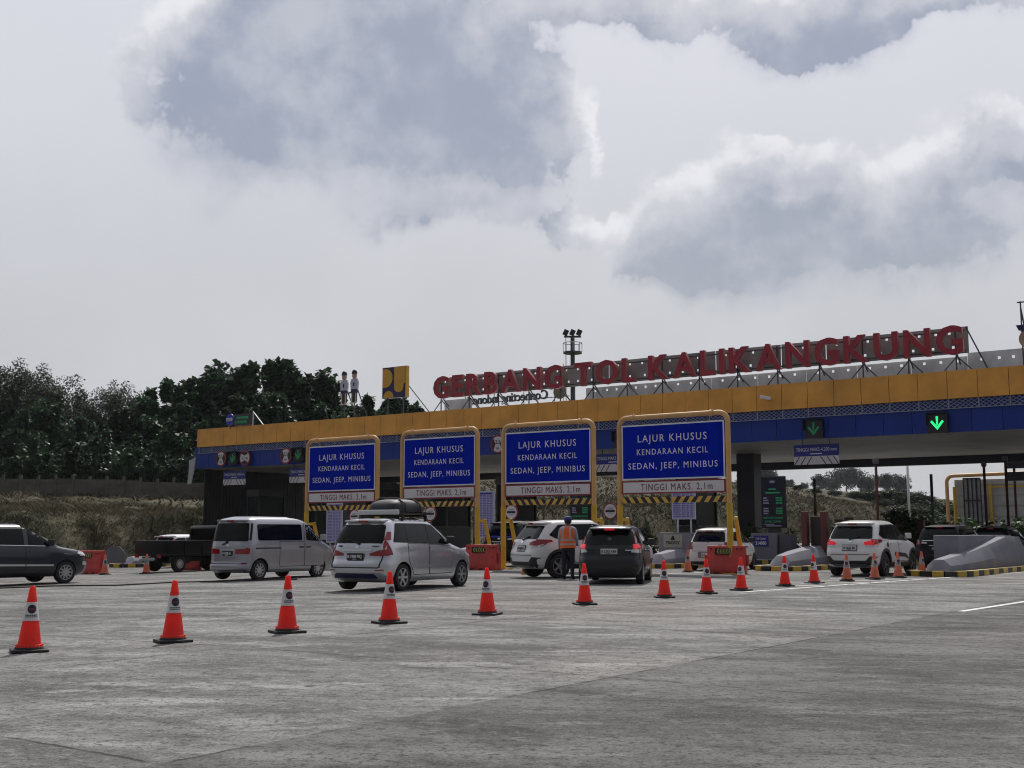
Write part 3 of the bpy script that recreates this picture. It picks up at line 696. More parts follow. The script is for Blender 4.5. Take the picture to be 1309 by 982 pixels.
# ================================================================ height-limit gantries
BAR0=2.33
def gantry_proto():
    o=thing('height_gantry','x','gantry sign',(0,0,0),ROT,'yellow height-limit gantries over the small vehicle lanes')
    HW=2.0; TOP=5.28; r=.086
    def hoop(z0,z1,mi,name,m,full=True):
        b=MB()
        if full:
            pts=[(-HW,0,z0),(-HW,0,TOP-.30)]+[(-HW+.30-.30*math.cos(R(a)),0,TOP-.30+.30*math.sin(R(a))) for a in range(15,91,15)]
            pts+=[(HW-.30+.30*math.sin(R(a)),0,TOP-.30+.30*math.cos(R(a))) for a in range(0,91,15)]+[(HW,0,z0)]
            b.tube(pts,r,14)
        return b.build(name,m,o)
    hoop(BAR0-.05,0,0,'top_frame',pipey)
    for sx in (-1,1):
        b=MB(); b.tube([(sx*HW,0,.03),(sx*HW,0,BAR0-.05)],r*1.16,14); b.lathe([(r*1.45,1.28),(r*1.45,1.30)],14,0,Matrix.Translation((sx*HW,0,0)))
        b.box(sx*HW-.26,sx*HW+.26,-.26,.26,0,.035); p=b.build('post',pipeg,o)
        b=MB(); x=sx*HW
        b.boxbar((x,.1,1.78),(x,.48,1.78),.11,.11); b.boxbar((x,.44,1.83),(x,1.05,.03),.11,.11); b.build('brace',pipeg,o)
    b=MB()
    for sx in (-1,1):
        b.lathe([(r*1.25,-.07),(r*1.25,.07)],12,0,Matrix.Translation((sx*(HW-.55),0,TOP))@Matrix.Rotation(R(90),4,'Y')); b.boxbar((sx*(HW-.55),0,TOP),(sx*(HW-.52),0,TOP+.2),.05,.04)
    b.build('clamp',pipey,o)
    BW=HW-r-.02; z0,z1=3.12,5.02
    b=MB(); b.box(-BW,BW,-.03,.03,z0,z1); bd=b.build('blue_board',blues,o)
    b=MB(); e=.05
    for q in ((-BW,BW,z1-e,z1),(-BW,BW,z0,z0+e),(-BW,-BW+e,z0+e+.001,z1-e-.001),(BW-e,BW,z0+e+.001,z1-e-.001)): b.box(q[0],q[1],-.038,-.031,q[2],q[3])
    b.build('border',silverl,bd)
    H=z1-z0; W2=2*BW
    for tx,wf,hf,cf in (('LAJUR KHUSUS',.67,.135,.25),('KENDARAAN KECIL',.69,.112,.495),('SEDAN, JEEP, MINIBUS',.865,.118,.745)):
        b=MB(); text(b,tx,0,z1-cf*H-hf*H/2,hf*H,-.037,.006,width=wf*W2,bold=.0,space=1.25); b.build('lettering',silverl,bd)
    z0,z1=2.64,3.09
    b=MB(); b.box(-BW,BW,-.03,.03,z0,z1); wb=b.build('white_board',mat('dark_red_border',(.24,.02,.035),.45,var=.05),o)
    b=MB(); b.box(-BW+.05,BW-.05,-.038,-.031,z0+.05,z1-.05); b.build('panel',signw,wb,bevel=.0)
    b=MB(); text(b,'TINGGI MAKS. 2,1m',.12*W2*.3,z0+.115,.235,-.046,.006,width=.69*W2,bold=.0,space=1.2); b.build('lettering',dred,wb)
    b=MB(); xx=-BW; k=0; st_=.155; z0,z1=BAR0,BAR0+.2
    while xx<BW-.01:
        e=min(xx+st_,BW); c=1 if (xx+e)/2>0 else -1; sk=-.1*c*-1
        b.prism([(xx-.07*-c*-1,z0),(e-.07*-c*-1,z0),(e+.07*-c*-1,z1),(xx+.07*-c*-1,z1)],-.06,.06,k%2); xx=e; k+=1
    b.build('striped_bar',[mat('bar_yellow',(.66,.40,.08),.5,var=.1,scale=4),blk],o)
    b=MB(); b.box(-HW+.1,HW-.1,.065,.11,BAR0+.05,BAR0+.15)
    for x in (-1.2,1.2): b.boxbar((x,.08,BAR0+.1),(x,.08,5.2),.05,.04)
    b.build('rear_rail',steel,o)
    return o
gpro=gantry_proto()
meas=[((388,488),'leftmost'),((509,616),''),((638,765),''),((786,938),'')]
gl=['leftmost and smallest looking blue gantry sign, behind the silver van','blue gantry sign behind the silver car with the luggage roof rack',
    'blue gantry sign directly above the person in the orange vest','largest blue gantry sign, nearest the red barrier and the white hatchback']
for i,((a,b),_) in enumerate(meas):
    sa_=onplane(a+3,600,-16)[0]; sb_=onplane(b-3,600,-16)[0]; s_=(sa_+sb_)/2; print('gantry',i,s_,sa_-sb_,onplane((a+b)/2,(556,549,540,528)[i],-16)[1], onplane((a+b)/2,(645,642,638,635)[i],-16)[1])
    o=gpro if i==0 else dup(gpro,(0,0,0))
    o.location=pl(s_,-16); o['label']=gl[i]; o.rotation_euler=(0,0,ROT); o.scale=((sa_-sb_)/4.19,1,1)
# gantry for the opposite carriageway seen from behind
p=at(1264,75); 
og=thing('height_gantry','yellow pipe gantry seen from behind with bare grey sign backs, beyond the right island','gantry sign',p,ROT,None)
HW=2.45; TOP=5.0
b=MB(); b.tube([(-HW,0,0),(-HW,0,TOP-.42)]+[(-HW+.42-.42*math.cos(R(a)),0,TOP-.42+.42*math.sin(R(a))) for a in range(15,91,15)]+[(HW+3.5,0,TOP+.12)],.12,12); b.build('frame',pipey,og)
b=MB(); b.tube([(-HW+.38,.3,0),(-HW+.38,.3,TOP-.7)],.1,10); b.tube([(.15,.3,0),(.15,.3,TOP-.6)],.1,10); b.boxbar((.3,.3,TOP-.75),(HW+3,.3,TOP-.72),.1,.1); b.boxbar((1.2,.3,1.35),(HW+3,.3,1.35),.14,.14); b.build('post',pipeg,og)
b=MB(); b.box(-HW+.35,HW+3.2,.5,.55,1.55,TOP-.25)
for k in range(5): b.box(-HW+.35,HW+3.2,.44,.498,1.7+k*.68,1.74+k*.68)
b.build('sign_back',mat('bare_sign_back',(.44,.45,.45),.6,.2,var=.15,scale=.6,stain=.3),og)
b=MB(); x0,x1=-HW+1.1,-.3; z0,z1=.55,TOP-.2
b.box(x0+.03,x1-.03,-.2,-.17,z0,z1,1)
for k in range(5): x=x0+(x1-x0)*k/4; b.boxbar((x,-.24,z0),(x,-.24,z1),.09 if k in (1,3) else .06,.06,0,(0,1,0))
for k in range(4): z=z0+(z1-z0)*k/3; b.boxbar((x0,-.3,z),(x1,-.3,z),.06,.06)
b.boxbar((.3+x0+1.0,-.2,0),(.3+x0+1.0,-.2,z0),.1,.1); b.build('framed_panel',[blk,mat('grey_mesh_panel',(.28,.285,.29),.6,.2,var=.12)],og)
# ================================================================ toll islands
def kerb_run(mb,pts,h=.17,wd=.28,st_=.62):
    k=0
    for a,b in zip(pts[:-1],pts[1:]):
        a,b=Vector(a),Vector(b); L=(b-a).length; n=max(1,round(L/st_)); d=(b-a)/n; e=Vector((-d.y,d.x,0)).normalized()*wd/2
        for i in range(n):
            q0=a+d*i; q1=q0+d*.995
            vs=[q0-e,q1-e,q1+e,q0+e]; vs=[(v.x,v.y,z) for z in (-.02,h) for v in vs]
            mb.add(vs,[(0,3,2,1),(4,5,6,7),(0,1,5,4),(1,2,6,5),(2,3,7,6),(3,0,4,7)],k%2); k+=1
def island(s_,t_,label,big=False,length=26.,hs=1.):
    o=thing('toll_island',label,'toll island',pl(s_,t_),ROT,'concrete toll islands between the lanes')
    W2=.85
    b=MB(); arcp=[(W2*math.cos(R(a)),W2+.0-W2*math.sin(R(a)),0) for a in np.linspace(0,180,9)]   # right -> nose -> left
    kerb_run(b,[(W2,length,0),(W2,W2,0)]+arcp[1:-1]+[(-W2,W2,0),(-W2,length,0)]); b.build('kerb',[kerby,kerbk],o)
    b=MB(); b.box(-W2+.141,W2-.141,W2,length,-.02,.155); b.build('paving',conc,o)
    b=MB()
    secs=[(.55,.34,.12,.16),(.72,.36,.15,.50*hs),(1.6,.42,.18,.58*hs),(3.2,.44,.20,.74*hs),(5.0,.46,.22,.92*hs),(7.4,.46,.24,1.19*hs),(9.4,.46,.24,1.19)] if big else [(.55,.34,.12,.16),(.8,.36,.16,.52*hs),(2.0,.48,.24,.66*hs),(4.4,.56,.34,.86*hs),(4.9,.56,.34,.30)]
    vs=[]
    for t,w0,w1,h in secs:
        cx=min(.20,max(0,(t-.7)*.08)) if big else 0
        vs+=[(cx-w0,t,.15),(cx+w0,t,.15),(cx+w0,t,.15+(h-.15)*.45),(cx+w1,t,h),(cx-w1,t,h),(cx-w0,t,.15+(h-.15)*.45)]
    fs=[tuple(range(5,-1,-1)),tuple(6*(len(secs)-1)+i for i in range(6))]
    for j in range(len(secs)-1):
        for i in range(6): fs.append((6*j+i,6*j+(i+1)%6,6*(j+1)+(i+1)%6,6*(j+1)+i))
    b.add(vs,fs); b.build('crash_nose',conc,o,bevel=.03)
    if big:
        b=MB(); b.prism([(2.6,.16),(2.6,1.24),(9.6,1.24),(9.6,.16)],-.12,.68,0,Matrix.Rotation(R(90),4,'Z')); b.build('concrete_block',conc,o,bevel=.03)
    return o
n1=at(1183,36.0); s1,t1=st(n1)
island(s1-.15,t1,'toll island with tall stepped concrete block nearest the right edge',True)
island(5.55,-12.6,'toll island with sloped concrete nose behind the white car on the right')
island(10.6,-12.4,'toll island between the dark hatchback and the white hatchback')
island(15.7,-12.4,'toll island behind the dark hatchback under the largest blue sign')
island(20.8,-12.4,'toll island behind the person in the orange vest')
island(26.,-12.4,'toll island behind the silver car with the luggage rack')
island(31.1,-12.4,'toll island behind the front of the silver van')
island(36.2,-17.2,'toll island with pale sloped nose beside the black pickup',False,30,.9)
island(42.5,-20.,'toll island with striped kerb just right of the dark car at the left edge',False,33,.7)
# booths
boothm=mat('booth_cladding',(.014,.014,.016),.4,.1,var=.2,scale=1.)
bglass=mat('booth_glass',(.006,.007,.008),.25,var=0,spec=.15)
def booth_proto():
    o=thing('toll_booth','x','toll booth',(0,0,0),ROT,'dark toll booths on the islands')
    b=MB(); b.box(-.56,.56,-1.1,1.1,.15,1.12); b.box(-.60,.60,-1.15,1.15,2.62,2.9)
    for x in (-.53,.53):
        for y in (-1.07,1.07): b.box(x-.04,x+.04,y-.04,y+.04,1.12,2.62)
    b.build('cabin',boothm,o)
    b=MB(); b.box(-.50,.50,-1.08,1.08,1.13,2.61); b.build('window',bglass,o)
    b=MB(); b.box(-.35,.35,-1.118,-1.102,.3,1.0); b.build('panel',mat('booth_panel',(.025,.025,.03),.4,var=.1),o)
    return o
bp=None
bl=['dark toll booth right of the largest blue sign, behind the white hatchback','dark toll booth under the third blue gantry behind the no entry disc','dark toll booth under the second blue gantry above the silver car bonnet',
    'dark toll booth under the leftmost blue gantry','dark toll booth left of the leftmost yellow post','dark toll booth mostly hidden behind the luggage roof rack']
for i,(s_,t_) in enumerate(((15.7,1.9),(26.,.8),(31.1,1.5),(41.4,1.5),(46.5,1.5),(36.2,1.5))):
    if bp is None: bp=booth_proto(); o=bp
    else: o=dup(bp,(0,0,0))
    o.location=pl(s_,t_); o['label']=bl[i]; o.rotation_euler=(0,0,ROT)
    if i==0: o.scale=(1,1,1.5)
# island furniture
def led_board(s_,t_,label,z0=1.55,hg=2.35,wd=1.15,big=True):
    o=thing('tariff_led_board',label,'LED board',pl(s_,t_),ROT,'LED tariff boards on the islands')
    b=MB(); b.box(-wd/2,wd/2,0,.22,z0,z0+hg); b.build('cabinet',blk,o,bevel=.015)
    b=MB(); b.box(-.28,.28,.05,.2,0,z0); b.build('stand',steel,o)
    b=MB(); b.box(-wd/2+.04,wd/2-.04,-.008,-.001,z0+.05,z0+hg-.05); b.build('screen',screen,o)
    b=MB(); e=MB(); zt=z0+hg
    e.box(-.12,.12,-.016,-.0095,zt-.30,zt-.20)
    b.box(-.18,.16,-.016,-.0095,zt-.62,zt-.56); b.box(-.34,.36,-.016,-.0095,zt-.78,zt-.72)
    for k,zz in enumerate((1.02,1.13,1.25,1.50,1.61,1.72)):
        e.box(-wd/2+.12,-wd/2+.12+random.uniform(.18,.28),-.016,-.0095,zt-zz,zt-zz+.06)
        x=wd/2-.42
        for j in range(5): b.box(x,x+.05,-.016,-.0095,zt-zz,zt-zz+.06); x+=.065
    text(b,'PASTIKAN SALDO',0,zt-1.93,.085,-.016,.006,width=wd*.84,bold=.01); text(b,'E-TOLL CUKUP',0,zt-2.10,.085,-.016,.006,width=wd*.66,bold=.01)
    e.box(-wd/2+.12,.05,-.016,-.0095,zt-2.2,zt-2.17); e.box(-wd*.3,wd*.34,-.016,-.0095,zt-2.28,zt-2.24)
    b.build('green_text',ledtxt,o); e.build('pale_text',ledb,o)
led_board(10.6,-.6,'tall LED board with green rows above the call center cabinet')
led_board(20.8,-1.0,'LED board with green rows seen over the white car roof behind the orange vest',1.7)
led_board(41.4,-3.,'small dark LED board with green rows left of the leftmost gantry post',.9,1.6)
cabm=mat('grey_cabinet_paint',(.17,.17,.19),.5,.1,var=.1,scale=2)
o=thing('equipment_cabinet','grey cabinet with blue Call Center plate behind the white hatchback','cabinet',pl(10.6,-1.4),ROT)
b=MB(); b.box(-.62,.62,-.3,.3,.15,1.32); b.build('body',cabm,o,bevel=.02)
b=MB(); b.box(.66,1.25,-.2,.4,.15,1.25); b.build('side_box',mat('side_box_paint',(.07,.07,.085),.5,var=.1),o,bevel=.02)
b=MB(); b.box(-.50,.22,-.318,-.303,.72,1.20); pl_=b.build('plate',mat('plate_blue',(.02,.022,.22),.4,var=.05),o)
b=MB(); text(b,'Call Center',-.14,1.03,.085,-.326,.006,width=.48,bold=.012); text(b,'214080',-.14,.80,.15,-.326,.006,width=.52,bold=.02); b.build('lettering',silverl,pl_)
o=thing('equipment_cabinet','grey cabinet with pale sticker below the lilac tariff board','cabinet',pl(10.75,-9.6),ROT)
b=MB(); b.box(-.72,.72,-.3,.3,.15,1.33); b.build('body',mat('mid_grey_cabinet',(.22,.22,.24),.5,.1,var=.1),o,bevel=.02)
b=MB(); b.box(.73,.98,-.22,.3,.15,1.28); b.build('side_box',cabm,o)
b=MB(); b.box(-.48,.34,-.318,-.303,.75,1.26); stc=b.build('sticker',mat('pale_green_sticker',(.36,.40,.34),.5,var=.08),o)
b=MB(); text(b,'TRAVOY',-.07,.88,.12,-.326,.006,width=.62,bold=.03); b.prism([(-.16,1.04),(.02,1.04),(-.02,1.20),(-.10,1.20)],-.326,-.32); b.build('lettering',blk,stc)
def tariff(s_,t_,z0,hg,wd,label):
    o=thing('tariff_board',label,'tariff board',pl(s_,t_),ROT,'lilac printed tariff boards')
    b=MB(); b.box(-wd/2,wd/2,0,.05,z0,z0+hg); b.build('board',mat('board_edge',(.55,.55,.62),.5,var=.05),o)
    b=MB(); b.box(-wd/2+.04,wd/2-.04,-.006,-.001,z0+.04,z0+hg-.04); b.build('face',lilac,o)
    b=MB(); z=z0+.09; k=0
    while z<z0+hg-.2:
        for x0,x1 in ((-.42,-.1),(-.06,.10),(.14,.26),(.30,.42)):
            q=wd*x0; 
            while q<wd*x1-.03: e=min(q+random.uniform(.05,.14),wd*x1); b.box(q,e-.025,-.011,-.0065,z,z+.03); q=e
        z+=.075; k+=1
    b.box(-wd*.4,wd*.4,-.011,-.0065,z0+hg-.15,z0+hg-.08); b.build('printed_rows',mat('print_blue',(.03,.03,.22),.5,var=0),o)
    b=MB()
    for x in (-wd*.28,wd*.28): b.tube([(x,.06,0),(x,.06,z0+hg*.6)],.035,8)
    b.build('post',alu,o)
tariff(10.75,-9.1,1.86,1.5,1.05,'printed lilac tariff board standing over the grey cabinet with pale sticker')
tariff(20.8,-9.,1.1,2.1,1.1,'tall lilac tariff board between the second and third gantries')
tariff(31.1,-8.,.95,2.0,1.1,'lilac tariff board between the van and the leftmost gantry sign')
def disc(s_,t_,label):
    o=thing('no_entry_disc',label,'road sign',pl(s_,t_),ROT,'round red-rimmed signs with a black bar')
    r=.36; zc=2.28; RX=Matrix.Rotation(R(90),4,'X')
    b=MB(); b.lathe([(0,-.02),(r,-.02),(r,.02),(0,.02)],26,0,Matrix.Translation((0,0,zc))@RX); b.build('rim',redrim,o)
    b=MB(); b.lathe([(0,0),(r*.85,0),(r*.85,.01),(0,.01)],26,0,Matrix.Translation((0,-.021,zc))@RX); b.build('face',whd,o)
    b=MB(); b.box(-r*.66,r*.66,-.042,-.0345,zc-.05,zc+.05); b.build('bar',blk,o)
    b=MB()
    for z,wd in ((zc+.13,.17),(zc+.09,.14),(zc-.13,.1)): b.box(-wd,wd,-.04,-.0345,z,z+.022)
    b.build('small_text',mat('fine_print',(.25,.25,.3),.5,var=0),o)
    b=MB(); b.tube([(0,.05,0),(0,.05,zc+.2)],.04,8); b.build('post',steel,o)
disc(15.7,-6.5,'round red rimmed sign with black bar behind a yellow post, right of the orange vest')
disc(20.8,-6.9,'round red rimmed sign with black bar above the rear of the white car')
disc(26.,-6.5,'round red rimmed sign with black bar right of the luggage roof rack')
disc(31.1,-6.5,'round red rimmed sign with black bar half hidden by the silver car roof')
def pole(px,Y,z1,label,head=True,r=.05,m=None,zr=None):
    p=at(px,Y); o=thing('lane_pole',label,'pole',p,ROT,None)
    b=MB(); b.tube([(0,0,0),(0,0,z1)],r,8); b.build('shaft',m or steel,o)
    if zr: b=MB(); b.tube([(0,0,.3),(0,0,zr)],r*1.25,8); b.build('red_sleeve',redbrown,o)
    if head:
        b=MB(); b.lathe([(0,-.16),(.11,-.11),(.15,0),(.12,.1),(0,.15)],12,0,Matrix.Translation((0,0,z1))); b.build('camera_dome',mat('dome_grey',(.16,.15,.16),.4,var=.1),o)
pole(1123,51.5,4.45,'dark pole with dome camera behind the right white car',True,.06,redbrown)
pole(1043,57,3.95,'thin dark pole behind the red-brown posts',False,.06,None,2.6)
pole(1193.5,56,4.1,'thin dark pole above the black car on the right',False,.07)
pole(1262,62,4.9,'red-brown pole with dome camera in front of the grey sign backs',True,.07,redbrown)
pole(1290,60,5.1,'red-brown pole with dome camera at the right edge',True,.07,redbrown)
pole(695,58,4.0,'thin dark pole behind the white car roof',False,.05)
pole(606,61,4.0,'thin dark pole between the first two island booths',False,.05)
pole(1163.5,118,9.5,'pale lamp column standing beyond the canopy',False,.13,alu)
# red-brown framed kiosk posts on the second island
o=thing('barrier_kiosk','pair of tall red-brown posts with dark kiosk between them on the island','kiosk',pl(5.55,-8.6),ROT)
for x in (-.33,.42):
    b=MB(); b.box(x-.11,x+.11,-.15,.12,.15,2.12); b.build('post',redbrown,o,bevel=.02)
b=MB(); b.box(-.21,.30,.2,.9,.15,1.95); b.box(.6,1.05,.3,.9,.15,1.55); b.build('cabinet',mat('dark_olive_cabinet',(.03,.03,.022),.5,var=.2),o,bevel=.02)
b=MB(); b.box(.70,1.2,-.1,.25,.15,.95); b.build('red_box',redbrown,o,bevel=.02)
b=MB(); b.box(.5,.64,-.12,-.02,.45,.85); b.build('pale_box',mat('pale_blue_box',(.30,.36,.42),.5,var=.1),o,bevel=.01)
for i,(px,Y,hh) in enumerate(((1074,52,1.85),(1086,53,1.95),(1178,58,1.9),(1210,60,1.8),(1150,57,1.7))):
    o=thing('guard_post',['red-brown post above the white car roof, left one','dark topped red-brown post above the white car roof','red-brown post behind the black car','red-brown post beside the yellow pipe gantry foot','short red-brown post among the island shrubs'][i],'post',at(px,Y),ROT,'red-brown guard posts')
    b=MB(); b.box(-.16,.16,-.16,.16,0,hh); b.build('shaft',redbrown,o,bevel=.02); b=MB(); b.box(-.18,.18,-.18,.18,hh+.002,hh+.06); b.build('post_cap',blk,o)
# overhead dark sign boxes at the right edge
o=thing('overhead_sign','dark double overhead sign box cut by the right edge','sign',at(1312,66),ROT)
b=MB(); b.box(-.95,2.5,0,.3,4.95,5.55); b.box(-.95,2.5,0,.3,4.25,4.75); b.build('board',mat('dark_sign_box',(.03,.03,.035),.4,var=.1),o)
b=MB(); b.boxbar((-.55,.4,0),(-.55,.4,5.6),.12,.12); b.boxbar((2.2,.4,0),(2.2,.4,5.6),.12,.12); b.build('post',redbrown,o)
# floodlight mast
o=thing('floodlight_mast','tall floodlight mast with round platform behind the roof letters','floodlight mast',(0,0,0)); p=at(733.5,130); o.location=(p.x,p.y,3.5)
zt=ray(734,426); zt=CAM_H+zt.z/zt.y*130-3.9; zp=ray(734,450); zp=CAM_H+zp.z/zp.y*130-3.5
b=MB(); b.tube([(0,0,0),(0,0,zt)],.3,10,radii=[.36,.24]); b.build('shaft',steel,o)
b=MB(); b.lathe([(0,zp-.2),(1.05,zp-.2),(1.05,zp),(0,zp)],18); b.build('platform',steel,o)
b=MB(); b.tube([(1.05*math.cos(a),1.05*math.sin(a),zp+1.0) for a in np.linspace(0,2*math.pi,17)[:-1]],.045,6,closed=True)
for a in np.linspace(0,2*math.pi,9)[:-1]: b.tube([(1.05*math.cos(a),1.05*math.sin(a),zp),(1.05*math.cos(a),1.05*math.sin(a),zp+1.0)],.04,6)
b.tube([(-.75,0,0),(-.75,0,zt-.1)],.05,6); b.tube([(-1.05,0,0),(-1.05,0,zp-1.3)],.04,6); b.build('railing',alu,o)
b=MB(); b.boxbar((-.95,0,zt),(.95,0,zt),.2,.2); b.build('head_bar',steel,o)
for k in (-1,0,1):
    b=MB(); b.boxbar((k*.75-.15,-.2,zt+.12),(k*.75+.12,-.35,zt+.72),.18,.55,0,(1,0,0)); b.build('floodlight',blk,o)
# fence on the bank
o=thing('concrete_fence','grey precast concrete panel fence along the top of the grassy bank','fence',(0,0,0))
A=at(-430,92); B=at(262,101); n=30; fm=mat('weathered_concrete_fence',(.115,.108,.097),.8,var=.25,scale=1.,stain=.4)
def hz_xy(x,y):
    s_,t_=st(Vector((x,y,0))); return hill_z(max(0,s_-S0),t_)
pts=[A.lerp(B,i/n) for i in range(n+1)]
zs=[hz_xy(p.x,p.y) for p in pts]; zs=[sum(zs[max(0,i-2):i+3])/len(zs[max(0,i-2):i+3]) for i in range(n+1)]
d=(B-A).normalized()
for i in range(n+1):
    b=MB(); b.boxbar((pts[i].x,pts[i].y,zs[i]-.5),(pts[i].x,pts[i].y,zs[i]+1.62+random.uniform(-.05,.12)),.2,.2,0,(0,1,0)); b.build('post',fm,o)
for i in range(n):
    b=MB(); z=min(zs[i],zs[i+1])+random.uniform(-.05,.05)
    for k in range(4):
        a=pts[i]+d*.1; c=pts[i+1]-d*.1
        b.boxbar((a.x,a.y,z+k*.38+.02),(c.x,c.y,z+k*.38+.02),.06,.365)
    b.build('panel',fm,o)
# ================================================================ vegetation
def leaf_material(name,c0,c1,trans=.22,spec=.25):
    m=bpy.data.materials.new(name); m.use_nodes=True; t=m.node_tree; g=NG(t); b=t.nodes['Principled BSDF']
    pos=g.n('ShaderNodeNewGeometry').outputs['Position']; oi=g.n('ShaderNodeObjectInfo')
    n1=g.noise(pos,.9,3,.6); n2=g.noise(pos,3.5,2,.6)
    c=g.mix(g.ss(n1,.3,.7),c0+(1,),c1+(1,))
    c=g.mix(g.m('MULTIPLY',g.ss(n2,.5,.75),.5),c,tuple(x*1.6 for x in c1)+(1,))
    hs=g.n('ShaderNodeHueSaturation'); g.put(hs.inputs['Hue'],g.m('ADD',.485,g.m('MULTIPLY',oi.outputs['Random'],.03)))
    g.put(hs.inputs['Value'],g.m('ADD',.75,g.m('MULTIPLY',oi.outputs['Random'],.5))); g.put(hs.inputs['Color'],c)
    t.links.new(hs.outputs[0],b.inputs['Base Color']); b.inputs['Roughness'].default_value=.52; b.inputs['Specular IOR Level'].default_value=spec
    tr=g.n('ShaderNodeBsdfTranslucent'); t.links.new(hs.outputs[0],tr.inputs[0]); mx=g.n('ShaderNodeMixShader'); mx.inputs[0].default_value=trans
    t.links.new(b.outputs[0],mx.inputs[1]); t.links.new(tr.outputs[0],mx.inputs[2]); t.links.new(mx.outputs[0],t.nodes['Material Output'].inputs[0])
    return m
leaf_teak=leaf_material('broad_leaf',(.017,.040,.022),(.046,.090,.040))
leaf_grey=leaf_material('feathery_leaf',(.026,.036,.022),(.052,.064,.040))
leaf_far=leaf_material('distant_leaf',(.026,.038,.026),(.040,.055,.034),.15,.03)
leaf_thk=leaf_material('thicket_leaf',(.018,.034,.014),(.035,.058,.022),.15,.05)
leaf_bush=leaf_material('shrub_leaf',(.020,.040,.012),(.06,.10,.025))
bark=mat('bark',(.09,.075,.06),.85,var=.3,scale=3)
def leaves_mesh(name,centres,radii,per,size,m,droop=.5):
    C=np.repeat(np.array(centres),per,0); r=np.repeat(np.array(radii),per)
    N=len(C); dv=rng.normal(size=(N,3)); dv/=np.linalg.norm(dv,axis=1,keepdims=True)
    rad=r*rng.random(N)**.45; P=C+dv*rad[:,None]*np.array([1,1,.8])
    # leaf frame: pointing outwards and down
    ax=dv*.7+rng.normal(size=(N,3))*.6; ax[:,2]-=droop; ax/=np.linalg.norm(ax,axis=1,keepdims=True)
    up=rng.normal(size=(N,3))*.5+np.array([0,0,1.]); sd_=np.cross(ax,up); sd_/=np.linalg.norm(sd_,axis=1,keepdims=True)+1e-9
    L=size*(.6+.8*rng.random(N)); Wd=L*(.30+.12*rng.random(N))
    nrm=np.cross(sd_,ax)
    mid=P+ax*(L*.5)[:,None]+nrm*(L*.07)[:,None]; tip=P+ax*L[:,None]-nrm*(L*.05)[:,None]
    V4=np.empty((N,4,3)); V4[:,0]=P; V4[:,1]=mid+sd_*Wd[:,None]; V4[:,2]=tip; V4[:,3]=mid-sd_*Wd[:,None]
    me=bpy.data.meshes.new(name); me.vertices.add(N*4); me.vertices.foreach_set('co',V4.ravel())
    me.loops.add(N*4); me.loops.foreach_set('vertex_index',np.arange(N*4)); me.polygons.add(N)
    me.polygons.foreach_set('loop_start',np.arange(N)*4); me.polygons.foreach_set('loop_total',np.full(N,4)); me.update(); me.materials.append(m)
    return me
def tree_proto(name,H,rx,rz,zc,n,per,size,m,shoots=0,droop=.5,clr=(.7,1.3),trunk_r=.18):
    """trunk with limbs and a crown of leaf clumps; the crown leaves gaps between the clumps"""
    tb=MB(); cs=[]; rs=[]
    top=Vector((random.uniform(-.4,.4),random.uniform(-.4,.4),zc+rz*.75))
    tp=[Vector((0,0,-.8)),Vector((random.uniform(-.1,.1),0,H*.25)),top*.6+Vector((random.uniform(-.3,.3),random.uniform(-.3,.3),0)),top]
    tp[2].z=H*.62; tb.tube(tp,.2,8,radii=[trunk_r*1.5,trunk_r,trunk_r*.6,trunk_r*.2])
    k=0
    while len(cs)<n and k<n*30:
        k+=1; d=Vector((random.gauss(0,1),random.gauss(0,1),random.gauss(0,1))).normalized(); q=random.random()**.42
        lob=.70+.75*MN.noise(Vector((d.x*1.6+H,d.y*1.6,d.z*1.6+rx*7)))+.12*random.random()
        c=Vector((d.x*rx*q*lob,d.y*rx*q*lob,zc+d.z*rz*q*lob))
        if c.z<H*.12: continue
        cs.append(tuple(c)); rs.append(random.uniform(*clr))
        if len(cs)%3==0:
            z0=max(H*.18,min(c.z-1.2,H*.62)); f=(z0/H); a=tp[1].lerp(tp[2],min(1,max(0,(f-.25)/.37))); 
            tb.tube([a,a.lerp(c,.55)+Vector((0,0,-.25)),c],.06,5,radii=[trunk_r*.4,trunk_r*.22,.02])
    for _ in range(shoots):                       # bare leading shoots with big leaf tufts
        a=random.random()*6.28; q=random.random()*.75*rx; b0=Vector((math.cos(a)*q,math.sin(a)*q,zc+rz*math.sqrt(max(.05,1-(q/rx)**2))*.8)); hs=random.uniform(1.3,2.4)
        tb.tube([b0,b0+Vector((0,0,hs))],.03,5)
        z=.2
        while z<hs: cs.append((b0.x,b0.y,b0.z+z)); rs.append(.38); z+=.4
    o=thing(name,'x','tree')
    tb.build('trunk',bark,o)
    link('crown',leaves_mesh('crown',cs,rs,per,size,m,droop),o)
    return o
tpro=[tree_proto('broadleaf_tree',13,4.6,5.6,7.4,92,60,.72,leaf_teak,6,.5,(.6,1.5)),tree_proto('broadleaf_tree',12,4.2,5.2,6.8,84,60,.72,leaf_teak,12,.5,(.6,1.4)),
      tree_proto('broadleaf_tree',14,5.2,6.0,8.0,104,60,.75,leaf_teak,5,.5,(.6,1.6)),tree_proto('broadleaf_tree',10,4.6,4.6,4.9,86,64,.68,leaf_teak,3,.5,(.6,1.4))]
gpr=[tree_proto('feathery_tree',15,4.2,6.2,9.5,80,150,.26,leaf_grey,0,.2,(.8,1.5),.15),tree_proto('feathery_tree',13,4.6,5.0,8.4,76,150,.26,leaf_grey,0,.2,(.8,1.5),.15)]
fpr=[tree_proto('distant_tree',14,6.5,5.0,9.,80,120,.6,leaf_far,0,.3,(1.3,2.2),.3),tree_proto('distant_tree',12,5.2,5.6,7.5,75,120,.6,leaf_far,0,.3,(1.3,2.2),.3)]
